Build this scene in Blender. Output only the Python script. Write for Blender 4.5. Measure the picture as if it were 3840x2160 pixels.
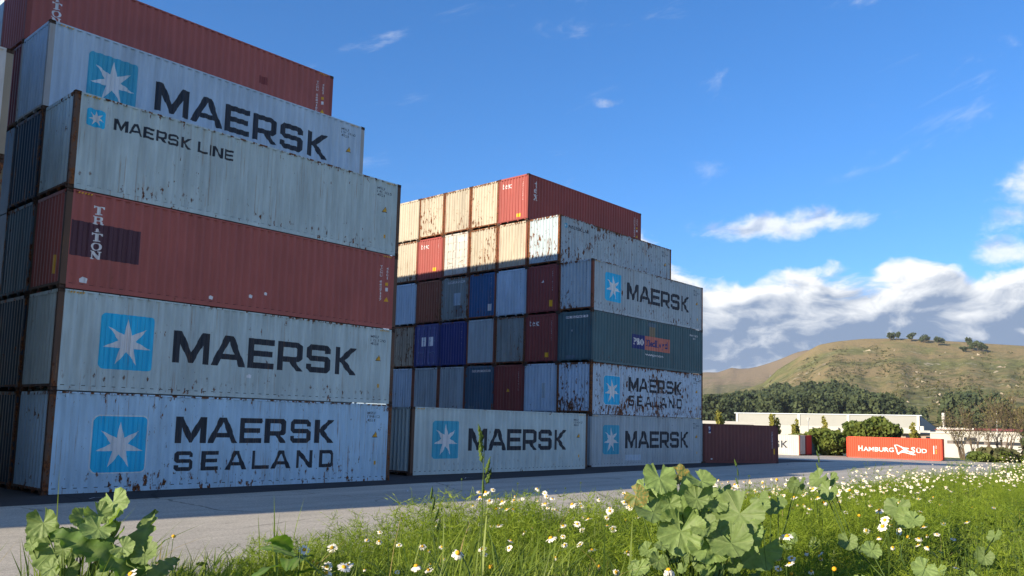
import bpy, bmesh, math, random
import numpy as np
from mathutils import Matrix, Vector

# ------------------------------------------------------------------ scene, camera, light
S = bpy.context.scene
C = S.collection
for o in list(bpy.data.objects):
    bpy.data.objects.remove(o)
R = math.radians

CAM = np.array([-8.8094, -25.4098, 2.2907])
YAW, PITCH, ROLL = 0.8479, 0.1068, 0.0244
cam_data = bpy.data.cameras.new('camera')
cam = bpy.data.objects.new('camera', cam_data); C.objects.link(cam)
_f = Vector((math.sin(YAW)*math.cos(PITCH), math.cos(YAW)*math.cos(PITCH), math.sin(PITCH)))
_r = Vector((math.cos(YAW), -math.sin(YAW), 0)); _u = _r.cross(_f)
_r2 = _r*math.cos(ROLL) + _u*math.sin(ROLL); _u2 = -_r*math.sin(ROLL) + _u*math.cos(ROLL)
cam.matrix_world = Matrix(((_r2.x, _u2.x, -_f.x, CAM[0]), (_r2.y, _u2.y, -_f.y, CAM[1]),
                           (_r2.z, _u2.z, -_f.z, CAM[2]), (0, 0, 0, 1)))
cam_data.sensor_width = 36.0
cam_data.lens = 29.534
cam_data.shift_x = -0.0153
cam_data.shift_y = 0.04456
cam_data.clip_start = 0.05
cam_data.clip_end = 9000
S.camera = cam

SUN_DIR = Vector((-3.1, 0.50, 1.0)).normalized()          # towards the sun
SUN_EL = math.asin(SUN_DIR.z)
SUN_AZ = math.atan2(SUN_DIR.x, SUN_DIR.y)                  # clockwise from +Y
sun_data = bpy.data.lights.new('sun', 'SUN')
sun_data.energy = 5.0
sun_data.angle = R(0.5)
sun_data.color = (1.0, 0.85, 0.64)
sun = bpy.data.objects.new('sun', sun_data); C.objects.link(sun)
sun.rotation_euler = SUN_DIR.to_track_quat('Z', 'Y').to_euler()
sun.location = (-60, 10, 40)

S.view_settings.view_transform = 'Standard'
S.view_settings.look = 'None'
S.view_settings.exposure = 1.0
S.view_settings.gamma = 1.0
S.view_settings.use_curve_mapping = False
S.render.engine = 'CYCLES'
S.cycles.use_denoising = True
S.cycles.max_bounces = 6
S.cycles.transparent_max_bounces = 6
S.cycles.sample_clamp_indirect = 6.0

# ------------------------------------------------------------------ sky with clouds
world = bpy.data.worlds.new('World'); S.world = world; world.use_nodes = True
class NT:
    """small node-tree writer"""
    def __init__(self, tree):
        self.t = tree; self.n = tree.nodes; self.l = tree.links
    def node(self, typ, **kw):
        nd = self.n.new(typ)
        for k, v in kw.items(): setattr(nd, k, v)
        return nd
    def link(self, a, b): self.l.new(a, b)
    def put(self, sock, v):
        if isinstance(v, bpy.types.NodeSocket): self.l.new(v, sock)
        elif v is not None: sock.default_value = v
    def math(self, op, a, b=None, c=None, clamp=False):
        nd = self.node('ShaderNodeMath', operation=op, use_clamp=clamp)
        self.put(nd.inputs[0], a)
        if b is not None: self.put(nd.inputs[1], b)
        if c is not None: self.put(nd.inputs[2], c)
        return nd.outputs[0]
    def ramp(self, x, lo, hi, a=0.0, b=1.0):
        nd = self.node('ShaderNodeMapRange', interpolation_type='SMOOTHSTEP')
        self.put(nd.inputs[0], x); self.put(nd.inputs[1], lo); self.put(nd.inputs[2], hi)
        self.put(nd.inputs[3], a); self.put(nd.inputs[4], b)
        return nd.outputs[0]
    def lin(self, x, lo, hi, a=0.0, b=1.0):
        nd = self.node('ShaderNodeMapRange'); nd.clamp = True
        self.put(nd.inputs[0], x); self.put(nd.inputs[1], lo); self.put(nd.inputs[2], hi)
        self.put(nd.inputs[3], a); self.put(nd.inputs[4], b)
        return nd.outputs[0]
    def mix(self, f, a, b, blend='MIX'):
        nd = self.node('ShaderNodeMix', data_type='RGBA', blend_type=blend)
        self.put(nd.inputs[0], f)
        self.put(nd.inputs[6], a if not isinstance(a, tuple) else (*a[:3], 1))
        self.put(nd.inputs[7], b if not isinstance(b, tuple) else (*b[:3], 1))
        return nd.outputs[2]
    def vec(self, x, y, z):
        nd = self.node('ShaderNodeCombineXYZ')
        self.put(nd.inputs[0], x); self.put(nd.inputs[1], y); self.put(nd.inputs[2], z)
        return nd.outputs[0]
    def xyz(self, v):
        nd = self.node('ShaderNodeSeparateXYZ'); self.put(nd.inputs[0], v); return nd.outputs
    def vmul(self, v, s):
        nd = self.node('ShaderNodeVectorMath', operation='MULTIPLY')
        self.put(nd.inputs[0], v); self.put(nd.inputs[1], s); return nd.outputs[0]
    def vadd(self, v, s):
        nd = self.node('ShaderNodeVectorMath', operation='ADD')
        self.put(nd.inputs[0], v); self.put(nd.inputs[1], s); return nd.outputs[0]
    def noise(self, v, scale=1.0, detail=3.0, rough=0.5, dist=0.0, out=0):
        nd = self.node('ShaderNodeTexNoise'); self.put(nd.inputs['Vector'], v)
        nd.inputs['Scale'].default_value = scale; nd.inputs['Detail'].default_value = detail
        nd.inputs['Roughness'].default_value = rough; nd.inputs['Distortion'].default_value = dist
        return nd.outputs[out]

w = NT(world.node_tree); w.n.clear()
sky = w.node('ShaderNodeTexSky', sky_type='NISHITA')
sky.sun_disc = False
sky.sun_elevation = SUN_EL
sky.sun_rotation = SUN_AZ
sky.altitude = 20; sky.air_density = 1.0; sky.dust_density = 0.0; sky.ozone_density = 7.0
SKY_K = 0.092
tc = w.node('ShaderNodeTexCoord')
dx, dy, dz = w.xyz(tc.outputs['Generated'])
az = w.math('MULTIPLY', w.math('ARCTAN2', dx, dy), 180/math.pi)
el = w.math('MULTIPLY', w.math('ARCSINE', dz), 180/math.pi)
def blob(a0, e0, sa, se, tilt=0.0):
    da = w.math('SUBTRACT', az, a0); de = w.math('SUBTRACT', w.math('SUBTRACT', el, e0), w.math('MULTIPLY', da, tilt))
    q = w.math('ADD', w.math('POWER', w.math('ABSOLUTE', w.math('DIVIDE', da, sa)), 2.0),
               w.math('POWER', w.math('ABSOLUTE', w.math('DIVIDE', de, se)), 2.0))
    return w.math('EXPONENT', w.math('MULTIPLY', q, -1.0))
# cumulus bank lying low along the whole horizon, a little higher in places
cv = w.vec(w.math('MULTIPLY', az, 0.15), w.math('MULTIPLY', el, 0.27), 3.7)
warp = w.noise(cv, 1.1, 3, 0.5, out=1)
wv = w.vadd(cv, w.vmul(w.vadd(warp, (-0.5, -0.5, -0.5)), (0.8, 0.8, 0.0)))
fb = w.noise(wv, 1.2, 8, 0.53)
fbu = w.noise(w.vadd(wv, (-0.10, 0.13, 0.0)), 1.2, 8, 0.53)        # the same field a little towards the light
lowf = w.noise(w.vec(w.math('MULTIPLY', az, 0.045), 1.7, 0.2), 1.0, 2, 0.5)
top = w.math('ADD', 8.3, w.math('MULTIPLY', lowf, 4.4))
top = w.math('ADD', top, w.math('MULTIPLY', blob(56.0, 8, 3.4, 60), 3.4))
depth = w.math('ADD', w.math('SUBTRACT', top, el), w.math('MULTIPLY', w.math('SUBTRACT', fb, 0.5), 11.0))
floor_e = w.math('ADD', 2.5, w.math('MULTIPLY', lowf, 2.4))
gap = w.ramp(w.math('SUBTRACT', w.math('ADD', el, w.math('MULTIPLY', w.math('SUBTRACT', fb, 0.5), 1.6)), floor_e), -0.35, 0.25, 0.12, 1.0)
# unseen broken cumulus, added out of view as neutral fill on shaded sides
south_fill = w.ramp(w.math('ABSOLUTE', w.math('SUBTRACT', az, 170.0)), 95.0, 40.0)
south_fill = w.math('MAXIMUM', south_fill, w.ramp(w.math('ABSOLUTE', w.math('ADD', az, 190.0)), 95.0, 40.0))
fld = w.math('MULTIPLY', w.math('ADD', w.math('SUBTRACT', fb, 0.57), w.math('MULTIPLY', w.math('MULTIPLY', south_fill, w.ramp(el, 58, 20)), 0.11)), 14.0)
fld = w.math('MULTIPLY', fld, south_fill)
a_bank = w.math('MULTIPLY', w.ramp(depth, 0.0, 1.5), gap)
a_fld = w.ramp(fld, 0.0, 1.6)
# detached puffs and thin wisps
puffs = w.math('ADD', w.math('MULTIPLY', blob(66.0, 13.3, 6.4, 1.15, 0.03), 1.38),
               w.math('ADD', w.math('MULTIPLY', blob(80.4, 15.2, 3.0, 2.9, 0.95), 1.15), w.math('MULTIPLY', blob(53.6, 21.6, 1.6, 0.55), 0.70)))
puffs = w.math('ADD', puffs, w.math('MULTIPLY', blob(79.4, 10.6, 3.2, 1.0), 1.0))
puffs = w.math('ADD', puffs, w.math('MULTIPLY', blob(-35.0, 15.0, 9.0, 2.4, 0.1), 0.9))
puffs = w.math('ADD', puffs, w.math('MULTIPLY', blob(-140.0, 16.0, 8.0, 2.4, 0.1), 0.9))
pv = w.vadd(w.vec(w.math('MULTIPLY', az, 0.28), w.math('MULTIPLY', el, 0.44), 9.1), w.vmul(warp, (0.9, 0.9, 0)))
pf = w.noise(pv, 1.2, 8, 0.64)
puffd = w.math('MULTIPLY', w.math('MAXIMUM', w.math('ADD', w.math('SUBTRACT', puffs, 0.86), w.math('MULTIPLY', w.math('SUBTRACT', pf, 0.36), 2.2)), 0.0), w.ramp(puffs, 0.05, 0.5))
wis = w.noise(w.vec(w.math('MULTIPLY', w.math('ADD', az, w.math('MULTIPLY', el, 0.5)), 0.10), w.math('MULTIPLY', w.math('SUBTRACT', el, w.math('MULTIPLY', az, 0.30)), 0.34), 5.0), 1.0, 7, 0.66, 0.5)
wisp = w.math('MULTIPLY', w.ramp(wis, 0.58, 0.80), w.math('MULTIPLY', w.ramp(el, 12, 18), 0.30))
a_puff = w.math('MULTIPLY', w.ramp(puffd, 0.02, 0.85), 0.84)
alpha = w.math('MAXIMUM', w.math('MAXIMUM', w.math('MAXIMUM', a_bank, a_fld), a_puff), wisp)
# lit tops white, thick low parts grey-blue, relief from the light side
relief = w.math('MULTIPLY', w.math('SUBTRACT', fbu, fb), 5.2)
shade = w.math('ADD', w.ramp(w.math('ADD', w.math('SUBTRACT', top, el), w.math('MULTIPLY', w.math('SUBTRACT', fb, 0.5), 3.0)), -0.2, 4.6), relief)
shade = w.math('MULTIPLY', w.math('MAXIMUM', shade, w.math('MULTIPLY', w.ramp(fld, 1.5, 4.0), 0.6)), w.ramp(el, 60, 10, 0.6, 1.0), clamp=True)
cl_white = (0.54, 0.55, 0.56); cl_grey = (0.140, 0.190, 0.280)
ccol = w.mix(shade, cl_white, cl_grey)
skyc = w.node('ShaderNodeMix', data_type='RGBA', blend_type='MULTIPLY'); skyc.inputs[0].default_value = 1.0
w.link(sky.outputs[0], skyc.inputs[6]); skyc.inputs[7].default_value = (SKY_K, SKY_K*0.93, SKY_K, 1)
hs = w.node('ShaderNodeHueSaturation'); hs.inputs['Saturation'].default_value = 1.12
gm = w.node('ShaderNodeGamma'); gm.inputs[1].default_value = 0.86
w.link(skyc.outputs[2], gm.inputs[0]); w.link(gm.outputs[0], hs.inputs['Color'])
fin = w.mix(alpha, hs.outputs[0], ccol)
bg = w.node('ShaderNodeBackground'); bg.inputs[1].default_value = 1.0
w.link(fin, bg.inputs[0])
wo = w.node('ShaderNodeOutputWorld'); w.link(bg.outputs[0], wo.inputs[0])

# ------------------------------------------------------------------ helpers
def tag(o, label=None, cat=None, group=None, kind=None):
    if label: o['label'] = label
    if cat: o['category'] = cat
    if group: o['group'] = group
    if kind: o['kind'] = kind
    return o
def empty(name, loc=(0, 0, 0), rz=0.0):
    o = bpy.data.objects.new(name, None); C.objects.link(o)
    o.location = loc; o.rotation_euler = (0, 0, rz); o.empty_display_size = 0.2
    return o
def link(name, me, parent=None, mat=None):
    o = bpy.data.objects.new(name, me); C.objects.link(o)
    if parent is not None: o.parent = parent
    if mat is not None:
        if not me.materials: me.materials.append(None)
        o.material_slots[0].link = 'OBJECT'; o.material_slots[0].material = mat
    return o
class MB:
    """collects boxes, prisms, tubes; .mesh(name) or .build(...)"""
    def __init__(self): self.v = []; self.f = []
    def add(self, vs, fs):
        b = len(self.v); self.v += [tuple(p) for p in vs]; self.f += [tuple(i+b for i in q) for q in fs]; return self
    def box(self, x0, x1, y0, y1, z0, z1):
        return self.add([(x0,y0,z0),(x1,y0,z0),(x1,y1,z0),(x0,y1,z0),(x0,y0,z1),(x1,y0,z1),(x1,y1,z1),(x0,y1,z1)],
                        [(0,3,2,1),(4,5,6,7),(0,1,5,4),(1,2,6,5),(2,3,7,6),(3,0,4,7)])
    def prism(self, poly, d, axis=1):
        """poly: list of 3D points, extruded by vector d"""
        n = len(poly); p2 = [tuple(np.array(p)+np.array(d)) for p in poly]
        return self.add(list(poly)+p2, [tuple(range(n))[::-1], tuple(range(n, 2*n))] + [(i, (i+1) % n, n+(i+1) % n, n+i) for i in range(n)])
    def tube(self, pts, r, n=6, cap=True):
        pts = [Vector(p) for p in pts]; m = len(pts)
        rr = r if hasattr(r, '__len__') else [r]*m
        rings = []
        for i, p in enumerate(pts):
            t = (pts[min(i+1, m-1)]-pts[max(i-1, 0)])
            t = t.normalized() if t.length > 1e-9 else Vector((0, 0, 1))
            a = t.cross(Vector((0, 0, 1)) if abs(t.z) < 0.9 else Vector((1, 0, 0))).normalized(); b = t.cross(a)
            rings.append([p + (a*math.cos(k*2*math.pi/n)+b*math.sin(k*2*math.pi/n))*rr[i] for k in range(n)])
        vs = [tuple(q) for rg in rings for q in rg]; fs = []
        for i in range(m-1):
            for k in range(n): fs.append((i*n+k, i*n+(k+1) % n, (i+1)*n+(k+1) % n, (i+1)*n+k))
        if cap: fs += [tuple(range(n))[::-1], tuple(range((m-1)*n, m*n))]
        return self.add(vs, fs)
    def mesh(self, name, smooth=False):
        me = bpy.data.meshes.new(name); me.from_pydata(self.v, [], self.f)
        if smooth: me.polygons.foreach_set('use_smooth', [True]*len(me.polygons))
        me.update(); return me
    def build(self, name, mat, parent=None, smooth=False):
        return link(name, self.mesh(name, smooth), parent, mat)
def np_mesh(name, V, F, tint=None, smooth=False):
    """V (n,3), F (m,k) with k = 3 or 4; fast path for big meshes"""
    V = np.asarray(V, np.float32); F = np.asarray(F, np.int32)
    me = bpy.data.meshes.new(name); m, k = F.shape
    me.vertices.add(len(V)); me.vertices.foreach_set('co', V.ravel())
    me.loops.add(m*k); me.loops.foreach_set('vertex_index', F.ravel())
    me.polygons.add(m); me.polygons.foreach_set('loop_start', np.arange(0, m*k, k, dtype=np.int32))
    if smooth: me.polygons.foreach_set('use_smooth', np.ones(m, bool))
    if tint is not None:
        a = me.attributes.new('tint', 'FLOAT', 'POINT'); a.data.foreach_set('value', np.asarray(tint, np.float32))
    me.update(calc_edges=True); me.validate()
    return me
def material(name):
    m = bpy.data.materials.new(name); m.use_nodes = True
    t = NT(m.node_tree); t.n.clear()
    out = t.node('ShaderNodeOutputMaterial'); b = t.node('ShaderNodeBsdfPrincipled')
    t.link(b.outputs[0], out.inputs[0])
    return m, t, b, out
def simple(name, rgb, rough=0.6, metal=0.0, var=0.12, scale=3.0, bump=0.0, spec=0.4):
    m, t, b, out = material(name)
    co = t.node('ShaderNodeTexCoord').outputs['Object']
    n = t.noise(co, scale, 5, 0.6)
    k = t.lin(n, 0.25, 0.75, 1-var, 1+var)
    col = t.mix(1.0, tuple(rgb), t.vec(k, k, k), 'MULTIPLY')
    t.link(col, b.inputs['Base Color']); b.inputs['Roughness'].default_value = rough
    b.inputs['Metallic'].default_value = metal; b.inputs['Specular IOR Level'].default_value = spec
    if bump:
        bp = t.node('ShaderNodeBump'); bp.inputs['Strength'].default_value = bump; bp.inputs['Distance'].default_value = 0.02
        t.link(n, bp.inputs['Height']); t.link(bp.outputs[0], b.inputs['Normal'])
    return m
# ------------------------------------------------------------------ ground: one sheet to the horizon
def sstep(a, b, x):
    t = np.clip((np.asarray(x, float)-a)/(b-a), 0, 1); return t*t*(3-2*t)
def yard_z(x, y):
    d = np.asarray(x, float)
    return -1.26*sstep(46, 106, d) - 1.30*sstep(104, 190, d)
def edge_y(x):
    x = np.asarray(x, float)
    return -21.85 + np.maximum(0, x)*0.080 - 0.9*sstep(-6.9, -9.5, x)
def verge_z(x, y):
    """height of the grassy bank in front of the yard"""
    x = np.asarray(x, float); y = np.asarray(y, float)
    e = edge_y(x)
    bump = 0.05*np.sin(x*1.3+0.6*y)*np.cos(y*1.1-0.4*x) + 0.03*np.sin(x*3.1+1.7)*np.cos(y*2.7)
    top = 1.42 + bump - 0.05*sstep(-2, 6, x)
    return yard_z(x, y)*0 + top*(1-sstep(0, 2.5, y-e)) - 0.02*(y > e+2.5)
def asphalt(name, base, fine, patch):
    m, t, b, out = material(name)
    co = t.node('ShaderNodeTexCoord').outputs['Object']
    big = t.noise(co, 0.12, 4, 0.6); mid = t.noise(co, 1.6, 4, 0.6); gr = t.noise(co, 55.0, 2, 0.6); gr2 = t.noise(co, 16.0, 3, 0.7)
    # old tyre tracks and seams run along the road (x)
    tr = t.noise(t.vmul(co, (0.05, 1.1, 1.0)), 1.0, 4, 0.6)
    stain = t.math('MULTIPLY', t.ramp(t.noise(t.vmul(co, (0.35, 1.6, 1.0)), 1.0, 5, 0.7), 0.61, 0.70), t.ramp(gr2, 0.4, 0.6))
    k = t.math('MULTIPLY', t.lin(big, 0.3, 0.7, 1-patch, 1+patch), t.lin(mid, 0.25, 0.75, 0.92, 1.08))
    k = t.math('MULTIPLY', k, t.lin(gr, 0.3, 0.7, 1-fine, 1+fine))
    k = t.math('MULTIPLY', k, t.lin(gr2, 0.30, 0.70, 1-fine*0.9, 1+fine*0.9))
    k = t.math('MULTIPLY', k, t.lin(tr, 0.32, 0.68, 0.84, 1.13))
    k = t.math('MULTIPLY', k, t.math('SUBTRACT', 1.0, t.math('MULTIPLY', stain, 0.75)))
    # hairline cracks and old seams
    vo = t.node('ShaderNodeTexVoronoi', feature='DISTANCE_TO_EDGE'); vo.inputs['Scale'].default_value = 0.22
    t.link(t.vadd(co, t.vmul(t.noise(co, 0.8, 4, 0.6, out=1), (0.9, 0.9, 0.0))), vo.inputs['Vector'])
    ck = t.math('MULTIPLY', t.ramp(vo.outputs[0], 0.010, 0.003), t.ramp(big, 0.45, 0.6))
    k = t.math('MULTIPLY', k, t.math('SUBTRACT', 1.0, t.math('MULTIPLY', ck, 0.5)))
    col = t.mix(1.0, base, t.vec(k, k, k), 'MULTIPLY')
    t.link(col, b.inputs['Base Color']); b.inputs['Roughness'].default_value = 0.92; b.inputs['Specular IOR Level'].default_value = 0.25
    bp = t.node('ShaderNodeBump'); bp.inputs['Strength'].default_value = 0.5; bp.inputs['Distance'].default_value = 0.008
    t.link(t.math('ADD', gr, gr2), bp.inputs['Height']); t.link(bp.outputs[0], b.inputs['Normal'])
    return m
M_ROAD = asphalt('road_chipseal', (0.44, 0.41, 0.345), 0.30, 0.10)
M_PAD = asphalt('fresh_asphalt', (0.035, 0.036, 0.040), 0.22, 0.12)
M_FIELD = simple('field_grass', (0.055, 0.085, 0.025), 0.95, var=0.4, scale=0.05)
M_SOIL = simple('verge_soil', (0.045, 0.055, 0.018), 0.95, var=0.5, scale=5, bump=0.4)

def sheet(name, xs, ys, zf, mat, kind='structure', dz=0.0, smooth=True):
    X, Y = np.meshgrid(xs, ys, indexing='ij'); Z = zf(X, Y)+dz
    V = np.stack([X, Y, Z], -1).reshape(-1, 3); nx, ny = X.shape
    i = np.arange(nx*ny).reshape(nx, ny)
    F = np.stack([i[:-1, :-1], i[1:, :-1], i[1:, 1:], i[:-1, 1:]], -1).reshape(-1, 4)
    o = link(name, np_mesh(name, V, F, smooth=smooth), None, mat); tag(o, kind=kind); return o
sheet('ground', np.r_[-6000, -900, -200, np.linspace(-60, 240, 61), 500, 1200, 6000], np.r_[-6000, -900, -200, np.linspace(-60, 120, 31), 300, 900, 6000],
      lambda x, y: yard_z(x, y)-0.03, M_FIELD)
rd = sheet('road', np.linspace(-70, 128, 100), np.linspace(-40, 60, 21), yard_z, M_ROAD, dz=0.0)
rd['label'] = 'grey chip-sealed yard road in front of the container stacks'
# newer, darker asphalt pad under the stacks; its edge runs slightly askew
def pad():
    xs = np.linspace(-60, 60, 61); V = []; F = []
    for i, x in enumerate(xs):
        V += [(x, -2.42+0.056*(x+2)+0.05*math.sin(x*0.8)+0.03*math.sin(x*2.3), 0.004+float(yard_z(x, 0))), (x, 40, 0.004+float(yard_z(x, 0)))]
        if i: F.append((2*i-2, 2*i, 2*i+1, 2*i-1))
    o = link('pavement', np_mesh('pavement', V, F), None, M_PAD); tag(o, kind='structure'); o['label'] = 'black fresh asphalt pad under the stacks'
pad()
xs = np.r_[np.linspace(-13, 14, 109), np.linspace(14.5, 60, 60)]; ys = np.linspace(-33, -16.5, 80)
vg = sheet('grass_bank', xs, ys, verge_z, M_SOIL)

# ------------------------------------------------------------------ paint: colour, dirt and rust live in one material per colour;
# obj.color carries (seed, rust amount, grime) so that every part of one container wears alike
def paint(name, rgb, rough=0.5, rustk=1.0, spots=1.0):
    m, t, b, out = material(name)
    co = t.node('ShaderNodeTexCoord').outputs['Object']
    oi = t.node('ShaderNodeObjectInfo')
    sep = t.node('ShaderNodeSeparateColor'); t.link(oi.outputs['Color'], sep.inputs[0])
    seed, rust, grime = sep.outputs[0], sep.outputs[1], sep.outputs[2]
    rust = t.math('MULTIPLY', rust, rustk)
    off = t.vec(t.math('MULTIPLY', seed, 137.0), t.math('MULTIPLY', seed, 61.0), t.math('MULTIPLY', seed, 29.0))
    q = t.vadd(co, off)
    z = t.xyz(co)[2]
    big = t.noise(t.vmul(q, (0.45, 0.45, 0.7)), 1.0, 2, 0.5)
    sp = t.noise(t.vmul(q, (7.0, 7.0, 2.8)), 1.0, 6, 0.66)
    low = t.ramp(z, 1.25, 0.2); hi = t.ramp(z, 2.55, 2.85)
    hb = t.math('ADD', t.math('MULTIPLY', low, 0.055), t.math('MULTIPLY', hi, 0.06))
    s = t.math('ADD', t.math('ADD', sp, hb), t.math('MULTIPLY', t.math('SUBTRACT', big, 0.5), 0.34))
    th = t.math('SUBTRACT', 0.765, t.math('MULTIPLY', rust, 0.30))
    spot = t.math('MULTIPLY', t.ramp(t.math('SUBTRACT', s, th), 0.0, 0.05), spots)
    # knocks along the foot of the side, one beside each fold
    xo = t.xyz(co)[0]
    fr = t.math('ABSOLUTE', t.math('SUBTRACT', t.math('FRACT', t.math('DIVIDE', t.math('SUBTRACT', xo, 0.17), 0.2822)), 0.5))
    kz = t.math('ABSOLUTE', t.math('SUBTRACT', z, t.lin(t.noise(t.vec(t.math('ADD', xo, t.math('MULTIPLY', seed, 50.0)), 0.0, 3.0), 2.3, 2, 0.5), 0.3, 0.7, 0.30, 0.62)))
    kn = t.math('MULTIPLY', t.ramp(t.math('ADD', t.math('MULTIPLY', fr, 0.45), kz), 0.11, 0.045), t.ramp(t.noise(t.vmul(q, (0.55, 0.0, 0.0)), 1.0, 3, 0.6), 0.46, 0.58))
    kn = t.math('MULTIPLY', t.math('MULTIPLY', kn, t.ramp(sp, 0.40, 0.58)), t.math('MULTIPLY', t.ramp(xo, 0.25, 0.3), t.ramp(rust, 0.05, 0.28)))
    spot = t.math('MAXIMUM', spot, kn)
    # chips: small dark scabs
    ch = t.noise(t.vmul(q, (15.0, 15.0, 6.0)), 1.0, 3, 0.7)
    chip = t.math('MULTIPLY', t.ramp(t.math('ADD', ch, t.math('MULTIPLY', rust, 0.10)), 0.745, 0.775), t.ramp(rust, 0.02, 0.2))
    # streaks running down
    st = t.noise(t.vmul(q, (17.0, 17.0, 0.38)), 1.0, 4, 0.62)
    gate = t.ramp(t.noise(t.vmul(q, (1.4, 1.4, 0.75)), 1.0, 3, 0.6), 0.44, 0.62)
    streak = t.math('MULTIPLY', t.ramp(st, 0.55, 0.66), t.math('MULTIPLY', gate, t.math('MULTIPLY', rust, 1.7), clamp=True), clamp=True)
    dirt = t.math('MULTIPLY', t.noise(t.vmul(q, (2.6, 2.6, 0.3)), 1.0, 5, 0.65), 1.0)
    dk = t.lin(dirt, 0.32, 0.72, 1.0, 0.0)
    dm = t.math('SUBTRACT', 1.0, t.math('MULTIPLY', t.math('MULTIPLY', dk, grime), 0.55))
    fade = t.lin(t.noise(q, 0.7, 4, 0.6), 0.3, 0.7, 0.93, 1.07)
    dm = t.math('MULTIPLY', dm, fade)
    col = t.mix(1.0, tuple(rgb), t.vec(dm, dm, dm), 'MULTIPLY')
    rn = t.noise(q, 14.0, 4, 0.65)
    rcol = t.mix(t.ramp(rn, 0.35, 0.65), (0.045, 0.018, 0.010), (0.19, 0.070, 0.022))
    scol = t.mix(t.ramp(rn, 0.3, 0.7), (0.15, 0.085, 0.045), (0.33, 0.17, 0.065))
    col = t.mix(t.math('MULTIPLY', streak, 0.85), col, scol)
    col = t.mix(t.math('MAXIMUM', spot, chip), col, rcol)
    t.link(col, b.inputs['Base Color'])
    t.link(t.lin(t.math('MAXIMUM', spot, streak), 0, 1, rough, 0.9), b.inputs['Roughness'])
    b.inputs['Specular IOR Level'].default_value = 0.35
    bp = t.node('ShaderNodeBump'); bp.inputs['Strength'].default_value = 0.35; bp.inputs['Distance'].default_value = 0.05
    t.link(t.math('ADD', t.noise(q, 1.3, 3, 0.5), t.math('MULTIPLY', t.math('MAXIMUM', spot, chip), -0.05)), bp.inputs['Height']); t.link(bp.outputs[0], b.inputs['Normal'])
    return m
PCOL = dict(
    grey=(0.48, 0.62, 0.65), blue_grey=(0.45, 0.60, 0.74), sky_blue=(0.42, 0.65, 0.84), pale=(0.56, 0.58, 0.58), steel=(0.38, 0.48, 0.54), cream=(0.43, 0.385, 0.30),
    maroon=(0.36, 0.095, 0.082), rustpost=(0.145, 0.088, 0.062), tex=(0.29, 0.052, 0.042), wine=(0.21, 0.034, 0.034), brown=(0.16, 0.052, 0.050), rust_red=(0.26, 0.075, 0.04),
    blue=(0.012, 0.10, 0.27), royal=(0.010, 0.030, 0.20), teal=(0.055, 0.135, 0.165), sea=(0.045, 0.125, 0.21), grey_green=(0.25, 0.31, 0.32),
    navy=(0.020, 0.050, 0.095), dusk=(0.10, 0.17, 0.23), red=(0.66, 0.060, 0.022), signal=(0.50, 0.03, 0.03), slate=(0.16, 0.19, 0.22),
    white=(0.46, 0.45, 0.42), olive=(0.24, 0.20, 0.13))
PAINT = {}
def P(c):
    if c not in PAINT: PAINT[c] = paint('paint_'+c, PCOL[c])
    return PAINT[c]
POST = {}
def PP(c):
    if c not in POST: POST[c] = paint('post_'+c, tuple(0.72*a for a in PCOL[c]), 0.7, 2.1)
    return POST[c]
M_CAST = paint('casting_steel', (0.075, 0.05, 0.04), 0.85, 1.6)
M_INK = paint('lettering_navy', (0.018, 0.028, 0.045), 0.55, 0.8, 0.9)
M_LOGO = paint('logo_sky_blue', (0.012, 0.52, 0.88), 0.5, 0.7, 0.9)
M_LOGO2 = paint('logo_teal_blue', (0.045, 0.42, 0.62), 0.5, 0.7, 0.9)
M_STAR = paint('logo_white', (0.74, 0.80, 0.84), 0.5, 0.7, 0.9)
M_WHITE = paint('lettering_white', (0.72, 0.74, 0.76), 0.5, 0.25, 0.5)
M_YEL = paint('marking_yellow', (0.72, 0.40, 0.02), 0.5, 0.3, 0.5)
M_BLK = paint('marking_black', (0.012, 0.012, 0.012), 0.5, 0.2, 0.4)
M_NUM = paint('number_grey', (0.10, 0.13, 0.16), 0.6, 0.4, 0.6)
M_PINK = paint('logo_salmon', (0.62, 0.20, 0.15), 0.5, 0.8, 0.8)
M_PNB = paint('logo_royal', (0.012, 0.03, 0.20), 0.5, 0.6, 0.8)
M_PURP = paint('overpaint_purple', (0.075, 0.030, 0.048), 0.6, 0.6, 0.8)
M_PAPER = simple('paper_label', (0.66, 0.70, 0.74), 0.8, var=0.05)
M_UNDER = simple('underside_dark', (0.012, 0.012, 0.013), 0.9, var=0.3)
M_RUBBER = simple('door_gasket', (0.02, 0.02, 0.02), 0.8, var=0.1)

# ------------------------------------------------------------------ container meshes
CW = 2.438
DIM = {'40h': (12.192, 2.896, 42), '40': (12.192, 2.591, 42), '20': (6.058, 2.591, 20)}
def breaks_side(kind):
    L, H, n = DIM[kind]; p = (L-0.34)/n; b = [0.17]
    for i in range(n):
        x = 0.17+i*p; b += [x+0.17*p, x+0.32*p, x+0.68*p, x+0.83*p]
    return b+[L-0.17]
def prof(b, x):
    """panel depth at coordinate x for break list b (flat, slope in, flat, slope out ...)"""
    ys = [0.008] + [0.008, 0.055, 0.055, 0.008]*((len(b)-2)//4) + [0.008]
    return np.interp(x, b, ys)
def breaks_end():
    n = 9; p = (CW-0.28)/n; b = [0.14]
    for i in range(n):
        y = 0.14+i*p; b += [y+0.20*p, y+0.285*p, y+0.715*p, y+0.80*p]
    return b+[CW-0.14]
BE = breaks_end(); BS = {k: breaks_side(k) for k in DIM}
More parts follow.
